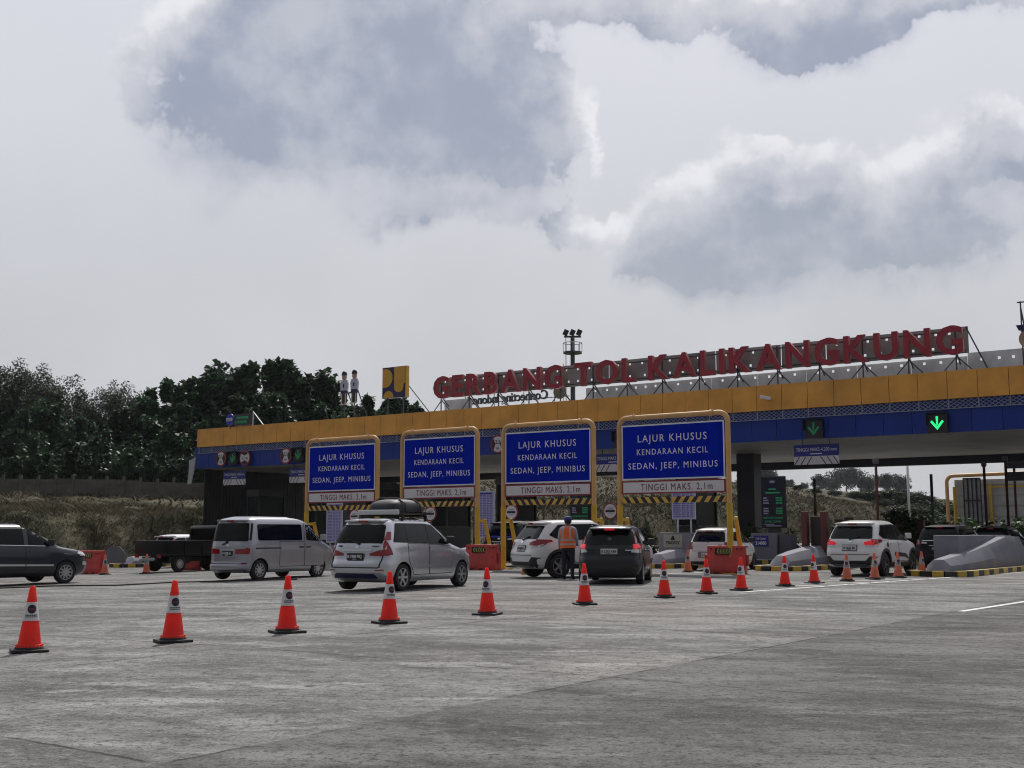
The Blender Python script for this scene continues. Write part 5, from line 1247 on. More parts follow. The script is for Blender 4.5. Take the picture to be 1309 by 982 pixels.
rush=dict(r=.355,ax=(1.345,-1.34),spokes=5,arch=.06,pr=8,pf=5.5,tw=.22,rr=.66,
 rear=[(.27,-1.95),(.36,-2.15),(.50,-2.20),(.72,-2.20),(.86,-2.15),(1.04,-2.12),(1.14,-2.06),(1.52,-1.76),(1.62,-1.66),(1.70,-1.25)],
 front=[(.27,1.98),(.38,2.15),(.62,2.21),(.82,2.18),(.95,2.05),(1.03,1.75),(1.12,1.18),(1.22,.98),(1.45,.52),(1.57,.2),(1.64,-.1),(1.70,-.6)],
 wid=[(.27,.76),(.36,.82),(.55,.845),(.8,.845),(1.0,.83),(1.10,.81),(1.53,.67),(1.60,.62),(1.66,.54),(1.70,.36)],
 plate=(0,.79,.43,.15,'AD 1462 ZK',True),mirror=(.72,1.18),mm='paint',wiper=((0,1.12),(-.28,1.22)),spoiler=(1.60,.95,.16,.03),spm='paint',
 parts=[('side_window','side','glass',[(-1.66,1.26),(-1.44,1.16),(-1.0,1.15),(-1.0,1.55),(-1.30,1.53)],dict(r=.05)),('side_window','side','glass',[(-.96,1.15),(-.14,1.13),(-.14,1.57),(-.96,1.55)],dict(r=.03)),('side_window','side','glass',[(-.08,1.13),(.86,1.10),(.26,1.52),(-.08,1.57)],dict(r=.03)),
  ('pillar_band','side','black',[(-1.66,1.25),(-1.44,1.14),(.92,1.08),(.28,1.54),(-.1,1.59),(-1.3,1.56)],dict(off=.003,r=.04)),
  ('door','side','paint',[(-1.02,1.11),(-.12,1.09),(-.12,.46),(-.80,.46),(-1.02,.80)],dict(handle=(-.84,1.0))),('door','side','paint',[(-.08,1.09),(.86,1.06),(.92,.46),(-.08,.46)],dict(handle=(.10,.98))),
  ('sill_cladding','side','black',[(-.92,.28),(.93,.28),(.93,.42),(-.92,.42)],dict(off=.02,r=.02)),
  ('arch_cladding','side','black',[(1.345+.50*math.cos(R(a)),.355+.50*math.sin(R(a))) for a in range(-8,189,14)]+[(1.345+.418*math.cos(R(a)),.355+.418*math.sin(R(a))) for a in range(188,-9,-14)],dict(off=.022,r=0)),
  ('arch_cladding','side','black',[(-1.34+.50*math.cos(R(a)),.355+.50*math.sin(R(a))) for a in range(-8,189,14)]+[(-1.34+.418*math.cos(R(a)),.355+.418*math.sin(R(a))) for a in range(188,-9,-14)],dict(off=.022,r=0)),
  ('side_garnish','side','black',[(-.55,.62),(.55,.56),(.80,.50),(.80,.56),(.55,.68),(-.50,.74)],dict(off=.02,r=.03)),
  ('fuel_flap','side','black',[(-1.20,.88),(-1.05,.88),(-1.05,1.03),(-1.20,1.03)],dict(off=.004,r=.06,only=(-1,))),
  ('rear_window','rear','glass',[(-.66,1.14),(.66,1.14),(.58,1.52),(-.58,1.52)],dict(r=.06)),
  ('tail_lamp','rear','red',[(.44,.96),(.80,.95),(.80,1.09),(.70,1.11),(.44,1.04)],dict(mirror=1,r=.02,off=.014)),('tail_lamp','side','red',[(-2.09,.95),(-1.55,1.07),(-1.62,1.12),(-2.03,1.13)],dict(off=.014,r=.015)),
  ('tail_lamp_clear','rear','clear',[(.50,.90),(.80,.90),(.80,.945),(.48,.95)],dict(mirror=1,r=.01,off=.012)),
  ('rear_cladding','rear','black',[(-.80,.30),(.80,.30),(.84,.60),(.62,.62),(.50,.48),(-.50,.48),(-.62,.62),(-.84,.60)],dict(off=.014,r=.04)),
  ('skid_plate','rear','grey',[(-.55,.30),(.55,.30),(.48,.38),(-.48,.38)],dict(off=.03,r=.03)),
  ('plate_frame','rear','black',[(-.235,.77),(.235,.77),(.235,.96),(-.235,.96)],dict(off=.01,r=.02)),
  ('emblem','rear','chrome',[(-.06,1.03),(.06,1.03),(.06,1.10),(-.06,1.10)],dict(off=.016,r=.03)),('tailgate_gap','rear','gap',[(-.60,.66),(.60,.66),(.60,.675),(-.60,.675)],dict(off=.004,r=0)),
  ('headlight','side','clear',[(1.62,.92),(2.05,.86),(2.0,.96),(1.70,1.02)],dict(off=.012,r=.03)),
  ('windscreen','front','glass',[(-.64,1.15),(.64,1.15),(.54,1.56),(-.54,1.56)],dict(r=.05)),('lower_front','front','black',[(-.75,.32),(.75,.32),(.75,.55),(-.75,.55)],dict(off=.01)),
 ])
jazz=dict(r=.31,ax=(1.24,-1.29),spokes=10,arch=.045,pr=7,pf=5,tw=.19,
 rear=[(.17,-1.80),(.28,-1.96),(.48,-1.99),(.62,-1.97),(.74,-1.90),(.95,-1.86),(1.03,-1.80),(1.36,-1.58),(1.45,-1.50),(1.52,-1.15)],
 front=[(.17,1.85),(.30,1.98),(.55,2.0),(.74,1.93),(.85,1.70),(.93,1.35),(1.0,1.10),(1.15,.75),(1.33,.32),(1.42,.05),(1.48,-.2),(1.52,-.5)],
 wid=[(.17,.72),(.28,.80),(.48,.845),(.72,.845),(.92,.83),(1.0,.80),(1.36,.645),(1.43,.59),(1.48,.51),(1.52,.34)],
 plate=(0,.77,.43,.14,'B 2292 KBB',True),mirror=(.70,1.03),mm='black',spoiler=(1.42,.92,.20,.04),spm='black',brake=1,
 parts=[('rear_window','rear','glass',[(-.66,1.00),(.66,1.00),(.575,1.37),(-.575,1.37)],dict(r=.06)),
  ('tailgate_garnish','rear','black',[(-.62,.90),(.62,.90),(.66,.995),(-.66,.995)],dict(off=.01,r=.02)),
  ('tail_lamp','rear','lit',[(.62,.90),(.80,.90),(.775,1.03),(.63,1.03)],dict(mirror=1,r=.02,off=.016)),('tail_lamp','rear','red',[(.66,1.04),(.755,1.04),(.665,1.30),(.615,1.30)],dict(mirror=1,r=.015,off=.016)),
  ('tail_lamp','side','lit',[(-1.86,.90),(-1.55,.96),(-1.64,1.03),(-1.80,1.03)],dict(off=.014,r=.02)),('reverse_lamp','rear','clear',[(.56,.82),(.80,.80),(.80,.895),(.60,.895)],dict(mirror=1,r=.02,off=.013)),
  ('badge','rear','chrome',[(-.60,.86),(-.42,.86),(-.42,.885),(-.60,.885)],dict(off=.014,r=.005)),
  ('emblem','rear','dg',[(-.055,1.12),(.055,1.12),(.045,1.20),(-.045,1.20)],dict(off=.014,r=.02)),('plate_recess','rear','black',[(-.34,.72),(.34,.72),(.42,.90),(-.42,.90)],dict(off=.006,r=.03)),
  ('tailgate_gap','rear','gap',[(-.52,.575),(.52,.575),(.52,.595),(-.52,.595)],dict(off=.004,r=0)),('tailgate_gap','rear','gap',[(.52,.575),(.54,.575),(.66,.80),(.64,.80)],dict(off=.004,mirror=1,r=0)),
  ('lower_valance','rear','black',[(-.66,.22),(.66,.22),(.72,.36),(-.72,.36)],dict(off=.012,r=.03)),('bumper_crease','rear','paint',[(-.72,.40),(.72,.40),(.74,.44),(-.74,.44)],dict(off=.025,r=.02)),
  ('side_window','side','glass',[(-1.58,1.06),(-.9,1.02),(-.9,1.37),(-1.35,1.35)],dict(r=.05)),('side_window','side','glass',[(-.86,1.02),(-.05,.99),(-.05,1.39),(-.86,1.37)],dict(r=.03)),('side_window','side','glass',[(.0,.99),(.80,.96),(.18,1.33),(.0,1.38)],dict(r=.03)),
  ('door','side','paint',[(-.92,.99),(-.03,.965),(-.03,.32),(-.70,.32),(-.92,.66)],dict(handle=(-.75,.86))),('door','side','paint',[(.01,.965),(.85,.93),(.86,.32),(.01,.32)],dict(handle=(.18,.84))),
  ('windscreen','front','glass',[(-.62,1.02),(.62,1.02),(.5,1.36),(-.5,1.36)],dict(r=.05)),('headlight','side','clear',[(1.45,.74),(1.85,.66),(1.8,.78),(1.5,.84)],dict(off=.012)),
 ])
agya=dict(r=.285,ax=(1.22,-1.23),spokes=7,arch=.045,pr=7,pf=5,tw=.17,rim=blk,
 rear=[(.18,-1.66),(.28,-1.79),(.45,-1.82),(.62,-1.80),(.74,-1.75),(.95,-1.73),(1.03,-1.68),(1.34,-1.50),(1.43,-1.42),(1.50,-1.1)],
 front=[(.18,1.68),(.30,1.78),(.55,1.80),(.74,1.74),(.85,1.58),(.93,1.32),(1.0,1.02),(1.15,.74),(1.33,.36),(1.42,.1),(1.47,-.1),(1.50,-.4)],
 wid=[(.18,.70),(.28,.77),(.48,.80),(.72,.80),(.92,.785),(1.0,.765),(1.34,.63),(1.42,.57),(1.47,.48),(1.50,.32)],
 plate=(0,.48,.43,.15,'H 1835 YW',True),mirror=(.62,1.03),mm='black',wiper=((0,1.02),(.25,1.10)),spoiler=(1.40,.92,.10,.03),
 parts=[('rear_window','rear','glass',[(-.60,1.01),(.60,1.01),(.53,1.35),(-.53,1.35)],dict(r=.06)),
  ('tail_lamp','rear','red',[(.55,.74),(.72,.76),(.73,.98),(.63,1.0)],dict(mirror=1,r=.03,off=.014)),('tail_lamp','side','red',[(-1.72,.76),(-1.5,.86),(-1.56,.99),(-1.68,1.0)],dict(off=.014,r=.03)),
  ('emblem','rear','chrome',[(-.06,.84),(.06,.84),(.06,.91),(-.06,.91)],dict(off=.014,r=.03)),('badge','rear','dg',[(-.50,.88),(-.36,.88),(-.36,.91),(-.50,.91)],dict(off=.012,r=.0)),('plate_recess','rear','grey',[(-.34,.45),(.34,.45),(.36,.66),(-.36,.66)],dict(off=.006,r=.02)),
  ('lower_valance','rear','black',[(-.66,.22),(.66,.22),(.70,.33),(-.70,.33)],dict(off=.01,r=.03)),('tailgate_gap','rear','gap',[(-.55,.68),(.55,.68),(.55,.695),(-.55,.695)],dict(off=.004,r=0)),
  ('side_window','side','glass',[(-1.42,1.08),(-.8,1.02),(-.8,1.35),(-1.25,1.33)],dict(r=.05)),('side_window','side','glass',[(-.76,1.02),(.0,.99),(.0,1.37),(-.76,1.35)],dict(r=.03)),('side_window','side','glass',[(.05,.99),(.72,.97),(.22,1.32),(.05,1.36)],dict(r=.03)),
  ('door','side','paint',[(-.82,.985),(.02,.965),(.02,.32),(-.62,.32),(-.82,.62)],dict(handle=(-.65,.84),hm='black')),('door','side','paint',[(.06,.965),(.80,.935),(.82,.32),(.06,.32)],dict(handle=(.22,.82),hm='black')),
  ('side_moulding','side','black',[(-.6,.52),(.78,.50),(.78,.53),(-.6,.55)],dict(off=.015,r=.01)),('windscreen','front','glass',[(-.58,1.02),(.58,1.02),(.48,1.34),(-.48,1.34)],dict(r=.05)),
 ])
innova=dict(r=.335,ax=(1.42,-1.33),spokes=10,arch=.05,pr=9,pf=5.5,tw=.2,
 rear=[(.22,-2.0),(.32,-2.2),(.52,-2.26),(.74,-2.24),(.84,-2.2),(1.1,-2.16),(1.2,-2.12),(1.58,-1.92),(1.70,-1.80),(1.795,-1.3)],
 front=[(.22,2.12),(.34,2.28),(.58,2.34),(.80,2.30),(.95,2.16),(1.04,1.80),(1.11,1.36),(1.25,1.10),(1.5,.60),(1.64,.24),(1.73,-.1),(1.795,-.7)],
 wid=[(.22,.80),(.32,.88),(.55,.915),(.8,.915),(1.05,.895),(1.16,.87),(1.6,.72),(1.68,.67),(1.75,.58),(1.795,.38)],
 plate=(0,.80,.43,.15,'H 1590 ER',False),mirror=(.85,1.20),mm='black',spoiler=(1.70,.92,.14,.03),
 parts=[('side_window','side','glass',[(-2.0,1.24),(-1.1,1.20),(-1.1,1.63),(-1.78,1.60)],dict(r=.06)),('side_window','side','glass',[(-1.05,1.20),(.02,1.17),(.02,1.65),(-1.05,1.63)],dict(r=.03)),('side_window','side','glass',[(.16,1.17),(1.0,1.13),(.42,1.55),(.16,1.64)],dict(r=.03)),
  ('weather_shield','side','black',[(-1.05,1.63),(.10,1.645),(.45,1.55),(1.06,1.13),(1.12,1.13),(.50,1.60),(.12,1.69),(-1.05,1.67)],dict(off=.02,r=.0)),
  ('belt_trim','side','chrome',[(-2.0,1.20),(.70,1.13),(.70,1.145),(-2.0,1.215)],dict(off=.012,r=0)),
  ('door','side','paint',[(-1.12,1.16),(.04,1.13),(.04,.42),(-.78,.42),(-1.12,.80)],dict(handle=(-.95,1.0))),('door','side','paint',[(.08,1.13),(1.06,1.09),(1.06,.42),(.08,.42)],dict(handle=(.26,.98))),
  ('side_moulding','side','clear',[(-.80,.565),(.06,.55),(.06,.60),(-.80,.62)],dict(off=.02,r=.01)),('side_moulding','side','clear',[(.09,.55),(.98,.535),(.98,.585),(.09,.60)],dict(off=.02,r=.01)),
  ('headlight','side','clear',[(1.80,.90),(2.20,.82),(2.15,.92),(1.95,1.0)],dict(off=.012,r=.03)),('fog_lamp','side','clear',[(2.0,.55),(2.2,.54),(2.2,.64),(2.02,.66)],dict(off=.02,r=.03)),
  ('headlight','front','clear',[(.55,.84),(.84,.82),(.82,.94),(.6,.94)],dict(mirror=1,off=.012)),('grille','front','black',[(-.5,.70),(.5,.70),(.55,.93),(-.55,.93)],dict(off=.01)),
  ('windscreen','front','glass',[(-.70,1.16),(.70,1.16),(.58,1.62),(-.58,1.62)],dict(r=.05)),
  ('rear_window','rear','glass',[(-.74,1.20),(.74,1.20),(.64,1.60),(-.64,1.60)],dict(r=.05)),('tail_lamp','rear','red',[(.62,1.02),(.86,1.0),(.84,1.18),(.72,1.18)],dict(mirror=1,off=.012,r=.02)),('reverse_lamp','rear','clear',[(.40,1.06),(.60,1.06),(.62,1.12),(.42,1.11)],dict(mirror=1,off=.012,r=.02)),
  ('garnish','rear','chrome',[(-.60,1.165),(.60,1.165),(.60,1.185),(-.60,1.185)],dict(off=.016,r=.0)),('garnish','rear','chrome',[(-.33,.97),(.33,.97),(.33,.99),(-.33,.99)],dict(off=.016,r=.0)),('emblem','rear','chrome',[(-.06,1.07),(.06,1.07),(.06,1.13),(-.06,1.13)],dict(off=.016,r=.03)),
 ])
import copy
blackmpv=copy.deepcopy(innova)
for k in ('rear','front','wid'): blackmpv[k]=[(z*.895,a*(.93 if k!='wid' else .94)) for z,a in blackmpv[k]]
blackmpv['parts']=[(q[0],q[1],q[2],[(a*(.93 if q[1]=='side' else .93),b*.895) for a,b in q[3]],dict(q[4],**({'handle':(q[4]['handle'][0]*.93,q[4]['handle'][1]*.895)} if 'handle' in q[4] else {}))) for q in blackmpv['parts']]
blackmpv.update(r=.30,ax=(1.32,-1.24),plate=(0,.70,.43,.14,'H 1299 VR',False),mirror=(.80,1.08),spoiler=(1.52,.92,.12,.03))
suv=copy.deepcopy(innova); suv.update(plate=(0,.82,.43,.15,'K 1711 AB',False))
sedan=copy.deepcopy(jazz); sedan.update(brake=0,plate=(0,.77,.43,.14,'G 1420 C',True))
sedan['parts']=[(q[0],q[1],'red' if q[2]=='lit' else q[2],*q[3:]) for q in sedan['parts']]
sedan['spm']='paint'
def place(px,Y,phi,lx,ly):
    """origin of a vehicle whose local point (lx,ly) stands on the paving at distance Y in direction px"""
    p=at(px,Y); a=R(phi); q=Vector((p.x-(lx*math.cos(a)-ly*math.sin(a)),p.y-(lx*math.sin(a)+ly*math.cos(a)),0)); q.z=gz(p.x); return q
CG='cars queueing for the toll lanes'
car,SA=vehicle('parked_mpv','silver MPV with roof rack and black luggage bag, rear lamps red','car',CG,place(515,27.0,62,-1.315,-.75),62,avanza,p_silver) if False else vehicle('family_car','silver family car with loaded roof rack behind the row of cones','car',CG,place(514.5,27.2,62,-1.315,-.78),R(62),avanza,p_silver)
# roof rack and luggage
rk=thing('roof_rack','black roof rack with pale front deflector on the silver car','roof rack',car.location,R(62))
b=MB()
for x in (-1.0,.0): b.boxbar((x,-.58,1.72),(x,.58,1.72),.06,.05); 
for y in (-.58,.58):
    b.boxbar((-1.15,y,1.76),(.25,y,1.76),.035,.035)
    for x in (-1.0,0.0): b.boxbar((x,y*.99,1.60),(x,y*.99,1.72),.05,.05)
for x in np.linspace(-1.15,.25,8): b.boxbar((x,-.58,1.79),(x,.58,1.79),.025,.03)
b.build('rails',blk,rk)
b=MB(); b.boxbar((-1.22,-.60,1.79),(-1.22,.52,1.79),.09,.11); b.build('deflector',mat('pale_plastic',(.55,.56,.56),.4,var=.05),rk,bevel=.02)
lg=thing('luggage_bag','black zipped luggage bag strapped on the roof rack of the silver car','luggage',car.location,R(62))
b=MB()
n_,m__=28,14; vs=[]
for j in range(m__+1):
    f=j/m__; ph=f*math.pi/2
    for i in range(n_):
        a=2*math.pi*i/n_; ex=.45
        x=math.copysign(abs(math.cos(a))**ex,math.cos(a))*.66*math.cos(ph)**.55; y=math.copysign(abs(math.sin(a))**ex,math.sin(a))*.46*math.cos(ph)**.55
        z=1.805+.31*math.sin(ph)**.8
        w_=MN.noise(Vector((x*4,y*4,z*5)))*.03+MN.noise(Vector((x*11,y*11,z*9)))*.012
        vs.append((x*(1+w_)-.42,y*(1+w_),z+w_*.6*f))
b.add(vs,[(j*n_+i,j*n_+(i+1)%n_,(j+1)*n_+(i+1)%n_,(j+1)*n_+i) for j in range(m__) for i in range(n_)],0,None,True)
b.build('bag',mat('black_nylon',(.012,.012,.018),.5,var=.2,scale=6,bump=.4),lg)
b=MB()
for x in (-.75,-.1): b.tube([(x,-.50,1.79),(x,-.47,2.0),(x,-.25,2.13),(x,.25,2.13),(x,.47,2.0),(x,.50,1.79)],.018,6)
b.build('strap',rubber,lg)
vehicle('passenger_van','grey silver passenger van with long tinted side window','van',CG,place(333,35.6,58,-1.52,-.80),R(58),van,p_grey)
vehicle('dark_mpv','dark blue grey MPV cut off by the left edge of the picture','car',CG,place(85.5,36.3,53,1.42,-.85),R(53),innova,p_navy)
vehicle('white_suv','white SUV with black cladding turned sideways beside the person in the vest','car',CG,place(715,34.6,29,-1.34,-.80),R(29),rush,p_white)
vehicle('dark_hatchback','dark grey hatchback with lit brake lamps seen from straight behind','car',CG,place(779,30.6,79,-1.75,0),R(79),jazz,p_dgrey)
vehicle('white_hatchback','small white hatchback behind the red barrier and yellow post','car',CG,place(905,41.5,62,-1.7,-.0),R(62),agya,p_white)
rush2=copy.deepcopy(rush); rush2['plate']=(0,.79,.43,.15,'H 1620 BK',True); rush2['rim']=mat('dark_rim',(.09,.09,.1),.35,.6,var=.05)
rush2['parts']=[(q[0],q[1],'lit' if q[0]=='tail_lamp' and q[1]=='rear' else q[2],*q[3:]) for q in rush2['parts']]
vehicle('white_suv','white SUV with black cladding behind the cones at the right','car',CG,place(1130,36.2,54.5,-1.34,-.80),R(54.5),rush2,p_white)
vehicle('black_mpv','black MPV queueing ahead of the right white SUV beside the concrete block','car',CG,place(1198,41.5,54.5,-2.05,0),R(54.5),blackmpv,p_black)
vehicle('black_suv','black SUV between the yellow posts behind the left red barrier','car',CG,place(640,46.5,56,-2.05,0),R(56),suv,p_black)
vehicle('black_car','black car roof showing over the stepped concrete block at the right edge','car',CG,place(1266,51,54,-1.8,0),R(54),blackmpv,p_black)
vehicle('pale_hatchback','white hatchback roof showing over the bed of the black pickup','car',CG,place(207,54.,54,-1.7,0),R(54),sedan,p_white)
# pickup
pk=thing('pickup_truck','black pickup with open bed, mostly hidden behind the van','pickup',place(230,46.5,58,-1.35,-.70),R(58),CG)
tm,rm=wheel_meshes(.315,.19,12,alloy,.55)
for x in (-1.35,1.45):
    for sg_ in (-1,1): wo=link('wheel',tm,pk,(x,sg_*.68,.315),0 if sg_<0 else math.pi); link('rim',rm,wo)
b=MB(); b.box(-2.25,.42,-.82,.82,.62,.70); b.box(-2.25,-2.19,-.82,.82,.702,1.22); b.box(.36,.42,-.82,.82,.702,1.22)
for y in (-.82,.77): b.box(-2.188,.358,y,y+.05,.702,1.22)
for x in (-2.1,-1.2,-.3): b.box(x,x+.05,-.85,-.821,.64,1.2)
b.box(-2.2,2.0,-.45,.45,.40,.60); b.box(-1.9,-.8,-.75,-.60,.36,.6); b.build('bed',p_black,pk,bevel=.012)
b=MB(); b.prism([(.50,.40),(.50,1.72),(.62,1.82),(1.30,1.82),(1.85,1.12),(2.15,1.0),(2.22,.40)],-.80,.80); b.build('cab',p_black,pk,bevel=.05)
for sg_ in (-1,1):
    b=MB(); b.prism([(.62,1.14),(.62,1.70),(1.25,1.70),(1.68,1.14)],sg_*.80-.006*(sg_<0),sg_*.80+.006); b.build('side_window',glassd,pk)
b=MB(); b.box(.485,.498,-.66,.66,1.25,1.68); b.build('rear_window',glassd,pk)
b=MB()
for y in (-.72,.55): b.box(-2.29,-2.252,y,y+.2,.56,.68)
b.build('tail_lamp',lampr,pk)
b=MB(); b.box(-2.275,-2.252,-.22,.22,.46,.60); b.build('number_plate',blk,pk)
# ================================================================ person
def person(p,rz):
    # skeleton standing with back to the camera (local +y = facing direction), 1.70 m
    J=[ # x,y,z,rx,ry,parent
     (0,0,.93,.150,.105,-1),(0,.01,1.10,.140,.100,0),(0,.0,1.28,.165,.112,1),(0,-.01,1.40,.125,.095,2),(0,.0,1.475,.055,.058,3),(0,.01,1.545,.068,.078,4),(0,.015,1.63,.078,.094,5),(0,.01,1.69,.045,.06,6),
     (-.175,-.01,1.385,.062,.062,3),(-.215,-.03,1.15,.050,.050,8),(-.225,.03,.92,.036,.038,9),(-.225,.045,.86,.03,.036,10),
     (.175,-.01,1.385,.062,.062,3),(.225,.0,1.16,.050,.050,12),(.20,.14,.98,.036,.038,13),(.185,.19,.955,.03,.036,14),
     (-.095,0,.84,.095,.10,0),(-.105,.01,.48,.062,.066,16),(-.11,-.02,.10,.046,.05,17),(-.115,.03,.045,.045,.04,18),(-.125,.14,.035,.042,.03,19),
     (.095,0,.84,.095,.10,0),(.105,.015,.48,.062,.066,21),(.11,-.01,.10,.046,.05,22),(.115,.04,.045,.045,.04,23),(.13,.15,.035,.042,.03,24)]
    me=bpy.data.meshes.new('person'); me.from_pydata([j[:3] for j in J],[(i,j[5]) for i,j in enumerate(J) if j[5]>=0],[])
    o=bpy.data.objects.new('person',me); COL.objects.link(o)
    o.modifiers.new('s','SKIN'); sv=me.skin_vertices[0].data
    for i,j in enumerate(J): sv[i].radius=(j[3],j[4]); sv[i].use_root=(i==0)
    o.modifiers['s'].use_smooth_shade=True; m_=o.modifiers.new('u','SUBSURF'); m_.levels=2; m_.render_levels=2
    dg=bpy.context.evaluated_depsgraph_get(); nm=bpy.data.meshes.new_from_object(o.evaluated_get(dg)); o.modifiers.clear(); o.data=nm; nm.name='person'
    skin=mat('skin',(.20,.11,.07),.55,var=.08); shirt=mat('pale_blue_shirt',(.36,.37,.46),.75,var=.1,scale=5,bump=.3); trou=mat('dark_trousers',(.014,.015,.028),.8,var=.2,scale=5,bump=.3); shoe=blk
    nm.materials.clear()
    for x in (skin,shirt,trou,shoe): nm.materials.append(x)
    for f in nm.polygons:
        c=f.center; hand=abs(c.x)>.14 and ((c.x<0 and c.z<.905) or (c.x>0 and c.z<.985 and c.y>.12)) and c.z>.8
        f.material_index=3 if c.z<.075 else 0 if hand or c.z>1.47 else (2 if c.z<.935 and abs(c.x)<.185 else (1 if c.z>.80 else 2)); f.use_smooth=True
    o.location=p; o.rotation_euler=(0,0,rz); o.scale=(1.14,1.1,1.03)
    tag(o,'person in an orange reflective vest, blue cap and dark trousers, back turned','person')
    # fingers: short tapered chains from each hand
    fb=MB()
    for hx,hy,hz,dx,dy,dz in ((-.225,.05,.85,0,.25,-1),(.183,.205,.945,-.1,1,-.25)):
        d=Vector((dx,dy,dz)).normalized(); sdv=Vector((0,1,0)) if abs(d.z)>.7 else Vector((1,0,0))
        for k,L in enumerate((.066,.075,.070,.055)):
            b0=Vector((hx,hy,hz))+sdv*(k-1.5)*.018; fb.tube([b0-d*.02,b0+d*L*.5,b0+d*L*.85+Vector((0,.012,-.006)),b0+d*L+Vector((0,.022,-.012))],.008,6,radii=[.010,.009,.008,.005])
        b0=Vector((hx,hy,hz))-sdv*.03; fb.tube([b0-d*.035,b0-sdv*.015+d*.0,b0-sdv*.018+d*.03],.009,6,radii=[.011,.010,.006])
    fb.build('fingers',skin,o)
    # vest: shell around the torso
    vo=mat('vest_orange',(.88,.16,.02),.6,var=.08,scale=6,bump=.2,emit=0); vs_=mat('vest_reflective',(.50,.40,.42),.4,var=.08)
    vb=MB(); n=28
    prof=[(.86,.205,.150),(.93,.200,.150),(1.02,.188,.142),(1.14,.185,.140),(1.27,.200,.142),(1.36,.195,.132),(1.42,.150,.115),(1.455,.085,.085)]
    vs=[]
    for z,rx,ry in prof:
        for i in range(n):
            a=2*math.pi*i/n; k=1+.02*math.sin(5*a+z*9); vs.append((rx*k*math.copysign(abs(math.cos(a))**.85,math.cos(a)),ry*k*math.copysign(abs(math.sin(a))**.85,math.sin(a)),z))
    vb.add(vs,[(j*n+i,j*n+(i+1)%n,(j+1)*n+(i+1)%n,(j+1)*n+i) for j in range(len(prof)-1) for i in range(n)],0,None,True); vest=vb.build('vest',vo,o)
    sb=MB()
    def band(z0,z1,g=.006):
        vs=[]
        for z in (z0,z1):
            rx=float(np.interp(z,[q[0] for q in prof],[q[1] for q in prof]))+g; ry=float(np.interp(z,[q[0] for q in prof],[q[2] for q in prof]))+g
            for i in range(n):
                a=2*math.pi*i/n; k=1+.02*math.sin(5*a+z*9); vs.append((rx*k*math.copysign(abs(math.cos(a))**.85,math.cos(a)),ry*k*math.copysign(abs(math.sin(a))**.85,math.sin(a)),z))
        sb.add(vs,[(i,(i+1)%n,n+(i+1)%n,n+i) for i in range(n)],0,None,True)
    band(.935,.985); band(1.055,1.10)
    for sx in (-1,1):
        for y,sg_ in ((-1,-1),(1,1)):
            pts=[]
            for z in np.linspace(1.10,1.43,6):
                ry=float(np.interp(z,[q[0] for q in prof],[q[2] for q in prof])); rx=float(np.interp(z,[q[0] for q in prof],[q[1] for q in prof]))
                x=.105-.02*(z-1.1)/.33; pts.append((sx*x,sg_*(ry*(1-(x/rx)**2.3)**.45+.012),z))
            for a,b2 in zip(pts[:-1],pts[1:]): sb.boxbar(a,b2,.05,.008,0,(0,1,0))
    sb.build('reflective_stripe',vs_,vest)
    cb=MB(); cb.lathe([(.098,1.625),(.101,1.66),(.092,1.70),(.065,1.732),(0,1.745)],22,0,Matrix.Translation((0,.012,0))@Matrix.Scale(1.12,4,(0,1,0)))
    cb.prism([(-.075,1.63),(.075,1.63),(.06,1.645),(-.06,1.645)],.09,.19); cb.build('cap',mat('cap_blue',(.03,.03,.16),.7,var=.1),o)
    hb=MB(); hb.lathe([(.070,1.53),(.088,1.57),(.094,1.622),(0,1.63)],18,0,Matrix.Translation((0,.0,0))@Matrix.Scale(1.1,4,(0,1,0)),True,R(180),R(360)); hb.build('hair',blk,o)
    fbm=MB()
    fbm.prism([(-.012,1.565),(.012,1.565),(.006,1.605),(-.006,1.605)],.09,.125)
    fbm.build('nose',skin,o)
    eb=MB()
    for sx in (-1,1): eb.lathe([(0,0),(.010,0),(.007,.008),(0,.01)],8,0,Matrix.Translation((sx*.032,.105,1.605))@Matrix.Rotation(R(-90),4,'X'))
    eb.box(-.024,.024,.098,.112,1.535,1.543); eb.build('eyes_and_mouth',blk,o)
    er=MB()
    for sx in (-1,1): er.lathe([(0,-.01),(.026,-.008),(.03,.006),(0,.01)],10,0,Matrix.Translation((sx*.083,.01,1.595))@Matrix.Rotation(R(90),4,'Y'))
    er.build('ears',skin,o)
person(at(726,34.0)+Vector((0,-.0,0)),R(-18))
